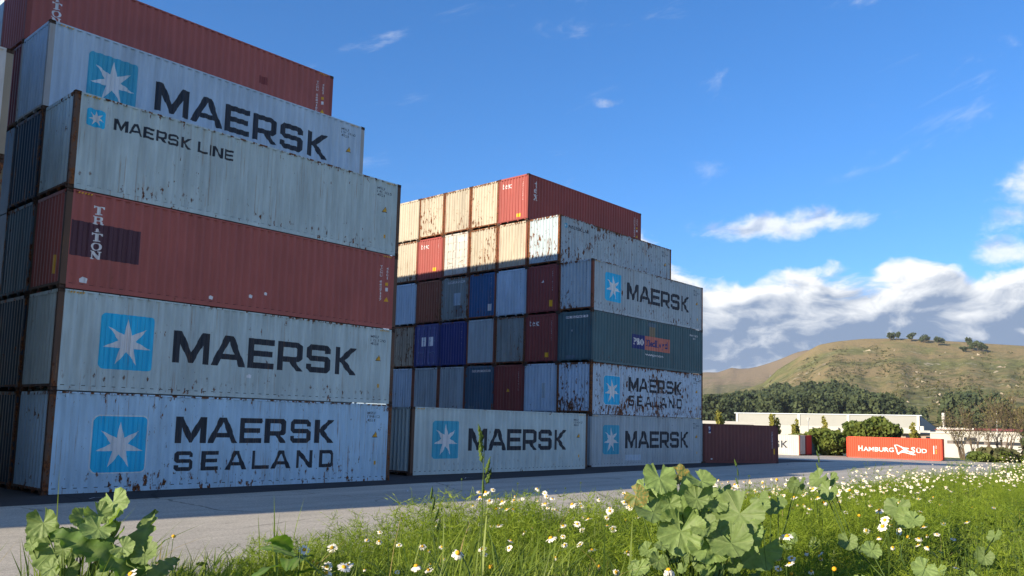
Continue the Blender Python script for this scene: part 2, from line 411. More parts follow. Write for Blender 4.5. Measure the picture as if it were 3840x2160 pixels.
def casting(x0, y0, z0, sx, sy, sz):
    """corner fitting with its slots sunk into the outer faces; sx, sy = +1/-1 towards the container's inside"""
    bm = bmesh.new(); bmesh.ops.create_cube(bm, size=1.0)
    bmesh.ops.scale(bm, vec=(0.178, 0.162, 0.116), verts=bm.verts)
    bmesh.ops.translate(bm, vec=(x0+sx*0.089, y0+sy*0.081, z0), verts=bm.verts)
    outer = [f for f in bm.faces if (f.normal.x*sx < -0.5) or (f.normal.y*sy < -0.5)]
    for f in outer:
        n = f.normal.copy()
        r = bmesh.ops.inset_individual(bm, faces=[f], thickness=0.034)
        bmesh.ops.translate(bm, vec=-n*0.05, verts=f.verts)
    me = bpy.data.meshes.new('corner_casting'); bm.to_mesh(me); bm.free(); return me
PROTO = {}
def proto(kind):
    if kind in PROTO: return PROTO[kind]
    L, H, n = DIM[kind]; d = {}
    for side in (0, 1):
        b = np.array(BS[kind]); y = prof(BS[kind], b); Y = y if side == 0 else CW-y
        V = [(x, yy, z) for x, yy in zip(b, Y) for z in (0.155, H-0.055)]
        F = [(2*i, 2*i+2, 2*i+3, 2*i+1) if side == 0 else (2*i+1, 2*i+3, 2*i+2, 2*i) for i in range(len(b)-1)]
        d['side%d' % side] = np_mesh('side_panel', V, F)
        e = np.array(BE); xo = prof(BE, e)*1.4-0.001; X = xo if side == 0 else L-xo
        V = [(xx, yy, z) for yy, xx in zip(e, X) for z in (0.185, H-0.10)]
        F = [(2*i+1, 2*i+3, 2*i+2, 2*i) if side == 0 else (2*i, 2*i+2, 2*i+3, 2*i+1) for i in range(len(e)-1)]
        d['end%d' % side] = np_mesh('end_panel', V, F)
        ya, yb = (0.004, 0.062) if side == 0 else (CW-0.062, CW-0.004)
        d['toprail%d' % side] = MB().box(0.170, L-0.170, ya, yb, H-0.062, H-0.012).mesh('top_side_rail')
        ya, yb = (0.004, 0.05) if side == 0 else (CW-0.05, CW-0.004)
        yc, yd = (0.004, 0.020) if side == 0 else (CW-0.020, CW-0.004)
        d['botrail%d' % side] = MB().box(0.170, L-0.170, ya, yb, 0.132, 0.160).box(0.171, L-0.171, yc, yd, 0.040, 0.131).box(0.172, L-0.172, ya, yb, 0.022, 0.039).mesh('bottom_side_rail')
        xa, xb = (0.004, 0.09) if side == 0 else (L-0.09, L-0.004)
        d['header%d' % side] = MB().box(xa, xb, 0.150, CW-0.150, H-0.115, H-0.02).mesh('end_header')
        sl = MB().box(xa, xb, 0.150, CW-0.150, 0.125, 0.190)
        for g0, g1, g2 in ((0.163, 0.30, 0.163), (CW-0.163, CW-0.30, CW-0.163)):      # gussets beside the castings
            sl.prism([(xa+0.002, g0, 0.124), (xa+0.002, g1, 0.124), (xa+0.002, g2, 0.02)], (xb-xa-0.004, 0, 0))
        for g in (0.80, CW-0.80):
            sl.prism([(xa+0.003, g-0.07, 0.124), (xa+0.003, g+0.07, 0.124), (xa+0.003, g, 0.035)], (xb-xa-0.006, 0, 0))
        d['sill%d' % side] = sl.mesh('end_sill')
    d['roof'] = MB().add([(0.09, 0.062, H-0.02), (L-0.09, 0.062, H-0.02), (L-0.09, CW-0.062, H-0.02), (0.09, CW-0.062, H-0.02)], [(0, 1, 2, 3)]).mesh('roof_panel')
    d['floor'] = MB().box(0.092, L-0.092, 0.052, CW-0.052, 0.135, 0.180).mesh('underframe')
    k = 0
    for sx, x0 in ((1, 0), (-1, L)):
        for sy, y0 in ((1, 0), (-1, CW)):
            xa, xb = sorted((x0+sx*0.005, x0+sx*0.168)); ya, yb = sorted((y0+sy*0.005, y0+sy*0.138))
            d['post%d' % k] = MB().box(xa, xb, ya, yb, 0.117, H-0.117).mesh('corner_post')
            d['castb%d' % k] = casting(x0, y0, 0.059, sx, sy, 1)
            d['castt%d' % k] = casting(x0, y0, H-0.060, sx, sy, 1)
            k += 1
    # a whole closed container in one mesh, for those the photograph hides
    v = MB()
    v.box(0.01, L-0.01, 0.012, CW-0.012, 0.02, H-0.014); d['whole'] = v.mesh('container_body')
    PROTO[kind] = d; return d
def door_mesh(H, left):
    """one door leaf at the x = 0 end: flat frame, five sunk bands"""
    y0, y1 = (0.15, CW/2-0.012) if left else (CW/2+0.012, CW-0.15)
    m = MB(); zs = np.linspace(0.19, H-0.13, 6)
    m.box(0.030, 0.07, y0, y1, 0.18, H-0.12)
    for a, b in zip(zs[:-1], zs[1:]):
        m.prism([(0.029, y0+0.05, a+0.05), (0.029, y1-0.05, a+0.05), (0.029, y1-0.05, b-0.05), (0.029, y0+0.05, b-0.05)][::-1], (-0.018, 0, 0))
    return m.mesh('door')
def bar_mesh(y, H):
    m = MB().tube([(-0.004+0.0, y, 0.16), (-0.004, y, H-0.11)], 0.017, 8)
    for z in (0.30, 1.0, 1.75, H-0.30): m.box(-0.022, 0.030, y-0.045, y+0.045, z-0.03, z+0.03)
    return m.mesh('locking_bar')
def handle_mesh(y, z, s):
    return MB().tube([(-0.03, y, z), (-0.035, y+s*0.18, z-0.01), (-0.03, y+s*0.36, z-0.05)], 0.014, 6).mesh('handle')
DOORS = {}
def doors(H):
    if H not in DOORS:
        DOORS[H] = dict(l=door_mesh(H, True), r=door_mesh(H, False), bars=[bar_mesh(y, H) for y in (0.45, 0.92, CW-0.92, CW-0.45)],
                        han=[handle_mesh(0.45, 1.05, 1), handle_mesh(0.92, 0.98, -1), handle_mesh(CW-0.92, 0.98, 1), handle_mesh(CW-0.45, 1.05, -1)])
    return DOORS[H]

# ------------------------------------------------------------------ print on the panels
def poly_mesh(polys):
    """closed outlines in (x, z), holes allowed, filled flat"""
    cu = bpy.data.curves.new('outline', 'CURVE'); cu.dimensions = '2D'; cu.fill_mode = 'BOTH'
    for pl in polys:
        s = cu.splines.new('POLY'); s.points.add(len(pl)-1)
        for p, q in zip(s.points, pl): p.co = (q[0], q[1], 0, 1)
        s.use_cyclic_u = True
    return curve_to_mesh(cu)
def curve_to_mesh(cu):
    o = bpy.data.objects.new('outline', cu); C.objects.link(o)
    dg = bpy.context.evaluated_depsgraph_get()
    me = bpy.data.meshes.new_from_object(o.evaluated_get(dg))
    bpy.data.objects.remove(o); bpy.data.curves.remove(cu)
    return me
def text_mesh(s, bold=0.0):
    cu = bpy.data.curves.new('words', 'FONT'); cu.body = s; cu.size = 1.0; cu.offset = bold; cu.resolution_u = 3
    return curve_to_mesh(cu)
def fit(me, x0, x1, z0, z1, vertical=False):
    n = len(me.vertices); a = np.empty(n*3, np.float32); me.vertices.foreach_get('co', a); a = a.reshape(-1, 3)
    if vertical: a = np.stack([-a[:, 1]*-1, -a[:, 0], a[:, 2]], -1) if False else np.stack([a[:, 1], -a[:, 0], a[:, 2]], -1)
    lo = a.min(0); hi = a.max(0)
    a[:, 0] = x0+(a[:, 0]-lo[0])/(hi[0]-lo[0])*(x1-x0); a[:, 1] = z0+(a[:, 1]-lo[1])/(hi[1]-lo[1])*(z1-z0)
    me.vertices.foreach_set('co', a.ravel()); me.update(); return me
def join_flat(meshes):
    bm = bmesh.new()
    for m in meshes: bm.from_mesh(m)
    me = bpy.data.meshes.new('flat'); bm.to_mesh(me); bm.free()
    return me
def conform(me, kind, lift, name, end=False):
    """cut a flat print at the folds of the sheet and lay it on them; print lies in (x, z) of the side, or (y, z) of the end"""
    b = BE if end else BS[kind]
    bm = bmesh.new(); bm.from_mesh(me)
    xs = [v.co.x for v in bm.verts]; lo, hi = min(xs), max(xs)
    for x in b:
        if lo < x < hi:
            bmesh.ops.bisect_plane(bm, geom=bm.verts[:]+bm.edges[:]+bm.faces[:], dist=1e-5, plane_co=(x, 0, 0), plane_no=(1, 0, 0))
    for v in bm.verts:
        x, z = v.co.x, v.co.y
        if end: v.co = (float(prof(b, x))*1.4-0.001-lift, CW-x, z)      # read from outside, left is the far side
        else: v.co = (x, float(prof(b, x))-lift, z)
    bmesh.ops.recalc_face_normals(bm, faces=bm.faces)
    out = bpy.data.meshes.new(name); bm.to_mesh(out); bm.free(); return out
def R4(x0, x1, z0, z1): return [(x0, z0), (x1, z0), (x1, z1), (x0, z1)]
def rounded(x0, x1, z0, z1, r, n=6):
    p = []
    for cx, cz, a0 in ((x1-r, z0+r, -90), (x1-r, z1-r, 0), (x0+r, z1-r, 90), (x0+r, z0+r, 180)):
        for i in range(n+1):
            a = R(a0+90*i/n); p.append((cx+r*math.cos(a), cz+r*math.sin(a)))
    return p
def star(cx, cz, r, inner=0.36):
    p = []
    for i in range(14):
        a = math.pi/2+i*math.pi/7; q = r if i % 2 == 0 else r*inner
        p.append((cx+q*math.cos(a), cz+q*math.sin(a)))
    return p
# squared sans capitals, cap height 1, (width, outlines)
k = 0.205
GLY = {
 'M': (1.19, [[(0,0),(0,1),(.26,1),(.595,.36),(.93,1),(1.19,1),(1.19,0),(.97,0),(.97,.60),(.66,.02),(.53,.02),(.22,.60),(.22,0)]]),
 'A': (1.24, [[(0,0),(.47,1),(.77,1),(1.24,0),(1.0,0),(.90,.22),(.34,.22),(.24,0)], [(.42,.40),(.82,.40),(.62,.82)]]),
 'E': (.96, [[(0,0),(0,1),(.96,1),(.96,.80),(.22,.80),(.22,.60),(.90,.60),(.90,.41),(.22,.41),(.22,.20),(.96,.20),(.96,0)]]),
 'R': (1.0, [[(0,0),(0,1),(.82,1),(.97,.88),(.97,.44),(.86,.33),(.72,.31),(1.0,0),(.73,0),(.47,.30),(.22,.30),(.22,0)], [(.22,.49),(.70,.49),(.75,.54),(.75,.76),(.70,.81),(.22,.81)]]),
 'S': (.99, [[(0,.30),(0,.13),(.13,0),(.86,0),(.99,.13),(.99,.48),(.86,.60),(.22,.60),(.22,.80),(.77,.80),(.77,.70),(.98,.70),(.98,.87),(.85,1),(.13,1),(0,.87),(0,.53),(.13,.41),(.77,.41),(.77,.20),(.21,.20),(.21,.30)]]),
 'K': (.96, [[(0,0),(0,1),(.22,1),(.22,.60),(.66,1),(.96,1),(.45,.53),(.96,0),(.67,0),(.22,.46),(.22,0)]]),
 'L': (1.05, [[(0,0),(0,1),(.22,1),(.22,.20),(1.05,.20),(1.05,0)]]),
 'I': (.22, [[(0,0),(0,1),(.22,1),(.22,0)]]),
 'N': (1.10, [[(0,0),(0,1),(.24,1),(.88,.33),(.88,1),(1.10,1),(1.10,0),(.88,0),(.22,.68),(.22,0)]]),
 'D': (1.0, [[(0,0),(0,1),(.80,1),(1.0,.82),(1.0,.18),(.80,0)], [(.22,.20),(.70,.20),(.78,.28),(.78,.72),(.70,.80),(.22,.80)]]),
}
def words(s, starts, x0, x1, z0, z1):
    tot = starts[-1]+GLY[s[-1]][0]; sx = (x1-x0)/tot; sz = z1-z0; out = []
    for ch, a in zip(s, starts):
        for pl in GLY[ch][1]: out.append([(x0+(a+px)*sx, z0+pz*sz) for px, pz in pl])
    return out
MAERSK = ('MAERSK', [0, 1.25, 2.57, 3.69, 4.85, 6.05])
SEALAND = ('SEALAND', [0, 1.45, 2.8, 4.35, 5.55, 7.15, 8.72])
LINE = ('LINE', [0, 1.25, 1.62, 2.9])
# slab-serif capitals and serif lower case
SLAB = {
 'T': [[(0,1),(1,1),(1,.70),(.90,.70),(.80,.86),(.64,.88),(.64,.13),(.80,.10),(.80,0),(.20,0),(.20,.10),(.36,.13),(.36,.88),(.20,.86),(.10,.70),(0,.70)]],
 'R': [[(0,0),(0,.11),(.12,.13),(.12,.87),(0,.89),(0,1),(.70,1),(.88,.88),(.88,.60),(.74,.47),(.86,.40),(.88,.15),(1,.13),(1,.02),(.80,0),(.68,.06),(.66,.36),(.56,.42),(.38,.42),(.38,.13),(.50,.11),(.50,0)], [(.38,.54),(.56,.54),(.64,.62),(.64,.80),(.56,.88),(.38,.88)]],
 'O': [[(.5+.5*math.cos(a),.5+.5*math.sin(a)) for a in np.linspace(0,2*math.pi,20,endpoint=False)], [(.5+.24*math.cos(a),.5+.40*math.sin(a)) for a in np.linspace(0,2*math.pi,16,endpoint=False)]],
 'N': [[(0,0),(0,.11),(.11,.13),(.11,.87),(0,.89),(0,1),(.36,1),(.74,.40),(.74,.87),(.62,.89),(.62,1),(1,1),(1,.89),(.88,.87),(.88,0),(.66,0),(.25,.64),(.25,.13),(.38,.11),(.38,0)]],
 'i': [[(.28,0),(.28,.12),(.38,.16),(.38,.7),(.46,1),(.54,1),(.62,.7),(.62,.16),(.72,.12),(.72,0)]],
 't': [[(.34,.16),(.34,.60),(.12,.60),(.12,.70),(.30,.74),(.44,1),(.56,1),(.56,.74),(.84,.74),(.84,.60),(.56,.60),(.56,.22),(.64,.14),(.86,.18),(.86,.06),(.66,0),(.46,.02)]],
 'e': [[(.04,.50),(.10,.80),(.34,1),(.66,1),(.90,.82),(.95,.50),(.30,.50),(.34,.26),(.52,.14),(.74,.16),(.92,.28),(.96,.18),(.74,0),(.44,-.02),(.16,.14)], [(.31,.61),(.68,.61),(.64,.84),(.50,.92),(.36,.84)]],
 'x': [[(0,0),(0,.09),(.10,.12),(.36,.46),(.12,.86),(.02,.90),(.02,1),(.46,1),(.46,.90),(.38,.87),(.54,.62),(.70,.86),(.62,.90),(.62,1),(.98,1),(.98,.90),(.86,.86),(.61,.52),(.90,.13),(1,.09),(1,0),(.54,0),(.54,.09),(.62,.12),(.44,.38),(.26,.13),(.36,.09),(.36,0)]],
}
def slab(ch, x0, x1, z0, z1): return [[(x0+px*(x1-x0), z0+pz*(z1-z0)) for px, pz in pl] for pl in SLAB[ch]]
DEC = {}
def decal(key, maker, kind, lift, name, end=False):
    kk = (key, kind, end)
    if kk not in DEC: DEC[kk] = conform(maker(), kind, lift, name, end)
    return DEC[kk]
# ------------------------------------------------------------------ containers
rng = random.Random(5)
def put(root, name, me, mat, col, label=None):
    o = link(name, me, root, mat); o.color = col
    if label: o['label'] = label
    return o
def vtext(s): return text_mesh('\n'.join(s))
def stacked(s, x0, x1, z0, z1):
    """characters one below the other, each in its own cell"""
    ms = []; h = (z1-z0)/len(s)
    for i, ch in enumerate(s):
        if ch == ' ': continue
        m = text_mesh(ch, 0.012); zt = z1-i*h
        ms.append(fit(m, x0+(0.3*(x1-x0) if ch in '1I' else 0), x1-(0.3*(x1-x0) if ch in '1I' else 0), zt-h*0.78, zt))
    return join_flat(ms)
def lines(ls, x0, z1, ch, cw):
    ms = []
    for i, s in enumerate(ls):
        ms.append(fit(text_mesh(s, 0.012), x0, x0+cw*len(s), z1-i*ch*1.35-ch, z1-i*ch*1.35))
    return join_flat(ms)
def tri(cx, cz, r): return [(cx-r, cz-r*0.8), (cx+r, cz-r*0.8), (cx, cz+r)]

def layout(root, what, kind, col):
    """what: tuple (name, *args)"""
    n = what[0]; a = what[1:]
    def side(part, key, maker, mat, lift=0.003, label=None, on=None): return put(on or root, part, decal(key, maker, kind, lift, part), mat, col, label)
    def end(part, key, maker, mat, lift=0.003, label=None): return put(root, part, decal(key, maker, kind, lift, part, True), mat, col, label)
    if n == 'maersk':
        bgm = a[0] if a else M_LOGO
        lp = side('logo_panel', 'mk_bg', lambda: poly_mesh([rounded(1.22, 2.80, 0.69, 2.33, 0.14)]), bgm)
        side('star_logo', 'mk_star', lambda: poly_mesh([star(2.01, 1.49, 0.72)]), M_STAR, 0.0055, on=lp)
        side('lettering', 'mk_txt', lambda: poly_mesh(words(*MAERSK, 3.42, 10.42, 1.02, 2.02)), M_INK)
    if n == 'sealand':
        lp = side('logo_panel', 'sl_rim', lambda: poly_mesh([rounded(1.19, 2.83, 0.55, 2.25, 0.20)]), M_STAR)
        side('logo_panel', 'sl_bg', lambda: poly_mesh([rounded(1.225, 2.795, 0.585, 2.215, 0.175)]), M_LOGO, 0.0050, on=lp)
        side('star_logo', 'sl_star', lambda: poly_mesh([star(2.01, 1.36, 0.70)]), M_STAR, 0.0070, on=lp)
        side('lettering', 'sl_t1', lambda: poly_mesh(words(*MAERSK, 3.68, 9.56, 1.43, 2.25)), M_INK)
        side('lettering', 'sl_t2', lambda: poly_mesh(words(*SEALAND, 3.70, 9.60, 0.57, 1.18)), M_INK)
    if n == 'line':
        lp = side('logo_panel', 'ln_bg', lambda: poly_mesh([rounded(0.37, 0.90, 1.95, 2.48, 0.07)]), M_LOGO)
        side('star_logo', 'ln_star', lambda: poly_mesh([star(0.635, 2.215, 0.235)]), M_STAR, 0.0055, on=lp)
        side('lettering', 'ln_t1', lambda: poly_mesh(words(*MAERSK, 1.15, 3.54, 2.03, 2.38)), M_INK)
        side('lettering', 'ln_t2', lambda: poly_mesh(words(*LINE, 3.77, 5.00, 2.03, 2.38)), M_INK)
    if n == 'line_small':
        lp = side('logo_panel', 'ls_bg', lambda: poly_mesh([rounded(0.45, 0.72, 2.22, 2.48, 0.05)]), M_LOGO2)
        side('star_logo', 'ls_star', lambda: poly_mesh([star(0.585, 2.35, 0.12)]), M_STAR, 0.0055, on=lp)
        side('lettering', 'ls_t1', lambda: poly_mesh(words(*MAERSK, 0.90, 2.12, 2.24, 2.43)), M_INK)
        side('lettering', 'ls_t2', lambda: poly_mesh(words(*LINE, 2.25, 2.86, 2.24, 2.43)), M_INK)
    if n == 'triton':
        def mk():
            out = []; cells = [('T', 2.52, 2.27), ('R', 2.22, 1.98), ('i', 1.87, 1.76), ('T', 1.72, 1.48), ('O', 1.44, 1.21), ('N', 1.19, 0.95)]
            for ch, zt, zb in cells: out += slab(ch, 0.76, 1.07, zb, zt)
            return poly_mesh(out)
        side('lettering', 'tri', mk, M_WHITE, 0.006)
    if n == 'tex_side':
        side('lettering', 'texs', lambda: poly_mesh(slab('t', 0.60, 0.88, 2.12, 2.54)+slab('e', 0.58, 0.88, 1.80, 2.08)+slab('x', 0.56, 0.90, 1.36, 1.72)), M_WHITE)
    if n == 'tex_end':
        end('lettering', 'texe', lambda: poly_mesh(slab('t', 0.24, 0.46, 2.22, 2.54)+slab('e', 0.47, 0.70, 2.22, 2.46)+slab('x', 0.72, 1.00, 2.22, 2.46)), M_WHITE)
    if n == 'overpaint':
        side('paint_patch', 'ovp', lambda: poly_mesh([R4(0.19, 2.16, 0.98, 2.00)]), M_PURP, 0.003, 'purple overpainted patch behind the vertical lettering')
    if n == 'darkpatch':
        side('paint_patch', 'dkp', lambda: poly_mesh([R4(8.60, 9.02, 1.44, 1.76)]), P('wine'))
    if n == 'touchup':
        side('paint_patch', 'tup', lambda: poly_mesh([R4(3.45, 4.96, 0.32, 0.65)]), P('blue_grey'))
    if n == 'papers':
        for i, (x, z, s) in enumerate(a): side('paper_label', 'pap%g_%g' % (x, z), lambda: poly_mesh([[(x-s, z-s*0.7), (x+s*0.8, z-s*0.9), (x+s, z+s*0.5), (x-s*0.2, z+s), (x-s*1.2, z+s*0.2)]]), M_PAPER)
    if n == 'number':      # three lines, dark, top right
        ls = a[0]
        side('number_text', 'num'+''.join(ls), lambda: lines(ls, 11.06, 2.60, 0.10, 0.085), M_NUM)
        wt = side('warning_triangle', 'wtri', lambda: poly_mesh([tri(11.45, 1.74, 0.10)]), M_YEL)
        side('rim', 'wtrr', lambda: poly_mesh([tri(11.45, 1.74, 0.13), tri(11.45, 1.74, 0.102)]), M_BLK, on=wt)
        side('size_mark', 'szm', lambda: poly_mesh([R4(11.42, 11.54, 0.62, 0.76)]), M_YEL)
    if n == 'vnumber':     # white digits running down, right end of the side
        s, t2 = a
        side('number_text', 'vn'+s, lambda: stacked(s, 11.365, 11.44, 1.04, 2.44), M_WHITE)
        side('number_text', 'vt'+t2, lambda: stacked(t2, 11.66, 11.73, 1.90, 2.40), M_WHITE)
        side('warning_triangle', 'wtr2', lambda: poly_mesh([tri(11.70, 1.14, 0.10)]), M_YEL)
        side('size_mark', 'szm2', lambda: poly_mesh([R4(11.64, 11.74, 1.68, 1.80)]), M_YEL)
        side('size_mark', 'szm3', lambda: poly_mesh([R4(11.65, 11.74, 1.46, 1.60)]), M_WHITE)
    if n == 'end_vnumber':
        s, mat = a
        end('number_text', 'ev'+s, lambda: stacked(s, 1.93, 2.01, 1.30, 2.62), mat)
    if n == 'end_strip':   # white number plate across the top of the end
        s = a[0]
        end('number_plate', 'esb', lambda: poly_mesh([R4(0.55, 2.12, 2.50, 2.63)]), M_WHITE)
        end('number_text', 'est'+s, lambda: fit(text_mesh(s, 0.02), 0.60, 2.08, 2.52, 2.61), M_NUM, 0.006)
    if n == 'end_label':
        s0, s1, z0, z1, mat = a
        end('sticker', 'el%g_%g' % (s0, z0), lambda: poly_mesh([R4(s0, s1, z0, z1)]), mat)
    if n == 'end_triangle':
        cx, cz, r, mat = a
        end('warning_triangle', 'et%g_%g' % (cx, cz), lambda: poly_mesh([tri(cx, cz, r)]), mat)
    if n == 'pono':
        side('logo_panel', 'po_b', lambda: poly_mesh([R4(4.02, 5.32, 1.09, 1.93)]), M_PNB)
        side('logo_panel', 'po_p', lambda: poly_mesh([R4(5.322, 8.18, 1.09, 1.93)]), M_PINK)
        def serif_po():
            pp = [[(0,0),(0,.1),(.14,.13),(.14,.87),(0,.9),(0,1),(.66,1),(.92,.88),(.95,.66),(.84,.48),(.62,.42),(.42,.42),(.42,.13),(.58,.1),(.58,0)], [(.42,.54),(.56,.54),(.66,.68),(.62,.84),(.42,.88)]]
            out = [[(4.08+px*0.36, 1.32+pz*0.40) for px, pz in q] for q in pp]
            out += [[(4.84+px*0.36, 1.30+pz*0.42) for px, pz in q] for q in SLAB['O']]
            return join_flat([poly_mesh(out), fit(text_mesh('&', 0.03), 4.46, 4.80, 1.32, 1.72)])
        side('lettering', 'po_t1', serif_po, M_WHITE, 0.006)
        def nedl():
            H0 = 1.32; out = []
            def stem(x, wd, z0, z1): out.append([(x-0.05, z0), (x+wd+0.05, z0), (x+wd+0.05, z0+0.04), (x+wd, z0+0.06), (x+wd, z1), (x-0.05, z1), (x-0.05, z1-0.04), (x, z1-0.06), (x, z0+0.06), (x-0.05, z0+0.04)])
            stem(5.50, 0.09, H0, 1.71); stem(5.76, 0.09, H0, 1.71); out.append([(5.642, 1.70), (5.705, 1.70), (5.705, 1.55), (5.642, 1.64)])
            stem(6.52, 0.09, H0, 1.76); stem(6.72, 0.09, H0, 1.76)
            ms = [poly_mesh(out)]
            for ch, x0, x1, z0, z1 in (('e', 5.94, 6.16, H0, 1.60), ('d', 6.20, 6.45, H0, 1.74), ('o', 6.88, 7.14, H0, 1.60), ('y', 7.18, 7.48, 1.20, 1.60), ('d', 7.54, 7.86, H0, 1.76)):
                ms.append(fit(text_mesh(ch, 0.03), x0, x1, z0, z1))
            return join_flat(ms)
        side('lettering', 'po_t2', nedl, M_PNB, 0.006)
        side('lettering', 'po_t3', lambda: fit(text_mesh('www.pon.com', 0.02), 5.42, 7.42, 0.70, 0.86), M_WHITE)
        side('sticker', 'po_s1', lambda: poly_mesh([R4(5.70, 6.56, 2.53, 2.76)]), P('dusk'))
        side('paint_patch', 'po_s2', lambda: poly_mesh([R4(5.78, 6.48, 1.934, 2.528)]), P('olive'))
        side('number_plate', 'po_n', lambda: fit(text_mesh('PONU 768371', 0.02), 10.55, 11.62, 2.40, 2.52), M_WHITE)
        side('number_plate', 'po_n2', lambda: fit(text_mesh('45G1', 0.02), 10.95, 11.30, 2.22, 2.33), M_WHITE)
    if n == 'hamburg':
        def mk():
            ms = [fit(text_mesh('H', 0.012), 1.60, 2.13, 0.93, 1.68), fit(text_mesh('AMBURG', 0.014), 2.24, 6.18, 0.93, 1.52),
                  fit(text_mesh('S', 0.014), 8.35, 8.86, 0.93, 1.68), fit(text_mesh('ÜD', 0.014), 9.00, 10.30, 0.93, 1.62)]
            return join_flat(ms)
        side('lettering', 'hs', mk, M_WHITE)
        flag = [[(6.22, 1.90), (6.62, 1.95), (7.10, 1.74), (7.52, 1.58), (7.98, 1.55), (8.10, 1.46), (7.86, 1.36), (7.64, 1.28), (8.10, 1.16), (8.62, 0.86), (8.95, 0.66), (8.60, 0.62), (7.90, 0.80),
                 (7.30, 0.92), (7.00, 0.82), (6.72, 0.58), (6.58, 0.80), (6.48, 1.20), (6.34, 1.60)],
                [(6.38, 1.84), (6.62, 1.86), (7.05, 1.62), (7.42, 1.34), (7.10, 1.12), (6.74, 0.84), (6.62, 1.24), (6.50, 1.58)],
                [(7.60, 1.12), (8.05, 1.02), (8.50, 0.76), (7.95, 0.90), (7.66, 1.00)]]
        side('flag_logo', 'hsf', lambda: poly_mesh(flag), M_WHITE)
        side('number_text', 'hsn', lambda: poly_mesh([R4(11.10, 11.20, 0.85, 1.95)]), M_WHITE)
        side('number_text', 'hsm', lambda: stacked('45G1', 11.38, 11.50, 1.52, 1.98), M_WHITE)
        for i, z in enumerate((1.36, 1.16, 0.98)): side('warning_triangle', 'hst%d' % i, lambda: poly_mesh([tri(11.44, z, 0.08)]), M_YEL)
    if n == 'brand20':
        side('logo_panel', 'b2w', lambda: poly_mesh([R4(0.42, 0.62, 1.98, 2.40)]), M_WHITE)
        side('lettering', 'b2f', lambda: poly_mesh([[(0.42, 2.06), (0.62, 2.06), (0.62, 2.40), (0.58, 2.40), (0.42, 2.28)]]), M_PNB, 0.006)
        side('star_logo', 'b2s', lambda: poly_mesh([[(0.45, 2.16), (0.59, 2.26), (0.59, 2.31), (0.45, 2.21)], [(0.45, 2.25), (0.59, 2.35), (0.59, 2.38), (0.45, 2.29)]]), M_WHITE, 0.008)
        side('number_text', 'b2n', lambda: stacked('TGHU3391472', 5.52, 5.58, 1.0, 2.15), M_WHITE)
        side('size_mark', 'b2y', lambda: poly_mesh([R4(5.66, 5.80, 0.62, 1.0)]), M_YEL)
        side('paper_label', 'b2p', lambda: poly_mesh([R4(0.62, 0.72, 0.24, 0.32)]), M_PAPER)
def hazard(root, kind, col, xs=(0.24,), endside=False):
    L, H, _ = DIM[kind]
    key = ('haz', kind, xs)
    if key not in DEC:
        m = MB()
        for x0 in xs:
            for i in range(5):
                a = x0+i*0.085
                m.add([(a, 0.0015, H-0.105), (a+0.04, 0.0015, H-0.105), (a+0.07, 0.0015, H-0.055), (a+0.03, 0.0015, H-0.055)], [(0, 1, 2, 3)])
        DEC[key] = m.mesh('hazard_marking')
    put(root, 'hazard_marking', DEC[key], M_YEL, col)
NC = 0
BARM = {'royal': paint('bar_blue', (0.10, 0.17, 0.38), 0.5), 'white': paint('bar_white', (0.60, 0.57, 0.50), 0.5)}
def container(loc, kind, colour, rust, grime, label, decals=(), yaw=0.0, group='shipping containers', left='plain', post=None, full=True, haz=None, back=True):
    global NC; NC += 1
    L, H, _ = DIM[kind]; pr = proto(kind)
    col = (((NC*0.6180339)) % 1.0, rust, grime, 1)
    mp = P(colour); mq = PP(post or colour)
    if not full:
        o = link('shipping_container', pr['whole'], None, mp); o.location = loc; o.rotation_euler = (0, 0, R(yaw)); o.color = col
        return tag(o, label, 'container', group)
    root = empty('shipping_container', loc, R(yaw)); tag(root, label, 'container', group)
    put(root, 'side_panel', pr['side0'], mp, col); put(root, 'side_panel', pr['side1'], mp, col)
    put(root, 'roof_panel', pr['roof'], mp, col); put(root, 'underframe', pr['floor'], M_UNDER, col)
    put(root, 'end_panel', pr['end1'], mp, col)
    if left == 'plain': put(root, 'end_panel', pr['end0'], mp, col)
    else:
        d = doors(H)
        dl = put(root, 'door', d['l'], mp, col); dr_ = put(root, 'door', d['r'], mp, col)
        for i, b in enumerate(d['bars']): put(dl if i < 2 else dr_, 'locking_bar', b, BARM[colour], col)
        for i, b in enumerate(d['han']): put(dl if i < 2 else dr_, 'handle', b, BARM[colour], col)
        if colour == 'royal':
            for dd_, y0 in ((dl, 0.62), (dr_, CW-1.12)): put(dd_, 'label', MB().add([(0.008, y0, 1.42), (0.008, y0+0.42, 1.42), (0.008, y0+0.42, 2.02), (0.008, y0, 2.02)], [(3, 2, 1, 0)]).mesh('label'), M_WHITE, (col[0], 0, 0.2, 1))
        else:
            put(dl, 'label', MB().add([(0.008, 0.25, 2.30), (0.008, 1.0, 2.30), (0.008, 1.0, 2.55), (0.008, 0.25, 2.55)], [(3, 2, 1, 0)]).mesh('label'), M_WHITE, col)
    for s in (0, 1):
        put(root, 'top_side_rail', pr['toprail%d' % s], mp, (col[0], min(1, rust*1.5+0.1), grime, 1))
        put(root, 'bottom_side_rail', pr['botrail%d' % s], mp, col)
        put(root, 'end_header', pr['header%d' % s], mp, (col[0], min(1, rust*1.5+0.1), grime, 1)); put(root, 'end_sill', pr['sill%d' % s], mq, col)
    for kk in range(4):
        if kk == 3: continue                     # the far inner corner is never seen
        put(root, 'corner_post', pr['post%d' % kk], mq, col)
        put(root, 'corner_casting', pr['castb%d' % kk], M_CAST, col); put(root, 'corner_casting', pr['castt%d' % kk], M_CAST, col)
    for dcl in decals: layout(root, dcl, kind, col)
    if haz: hazard(root, kind, col, haz)
    return root
H4 = 2.896
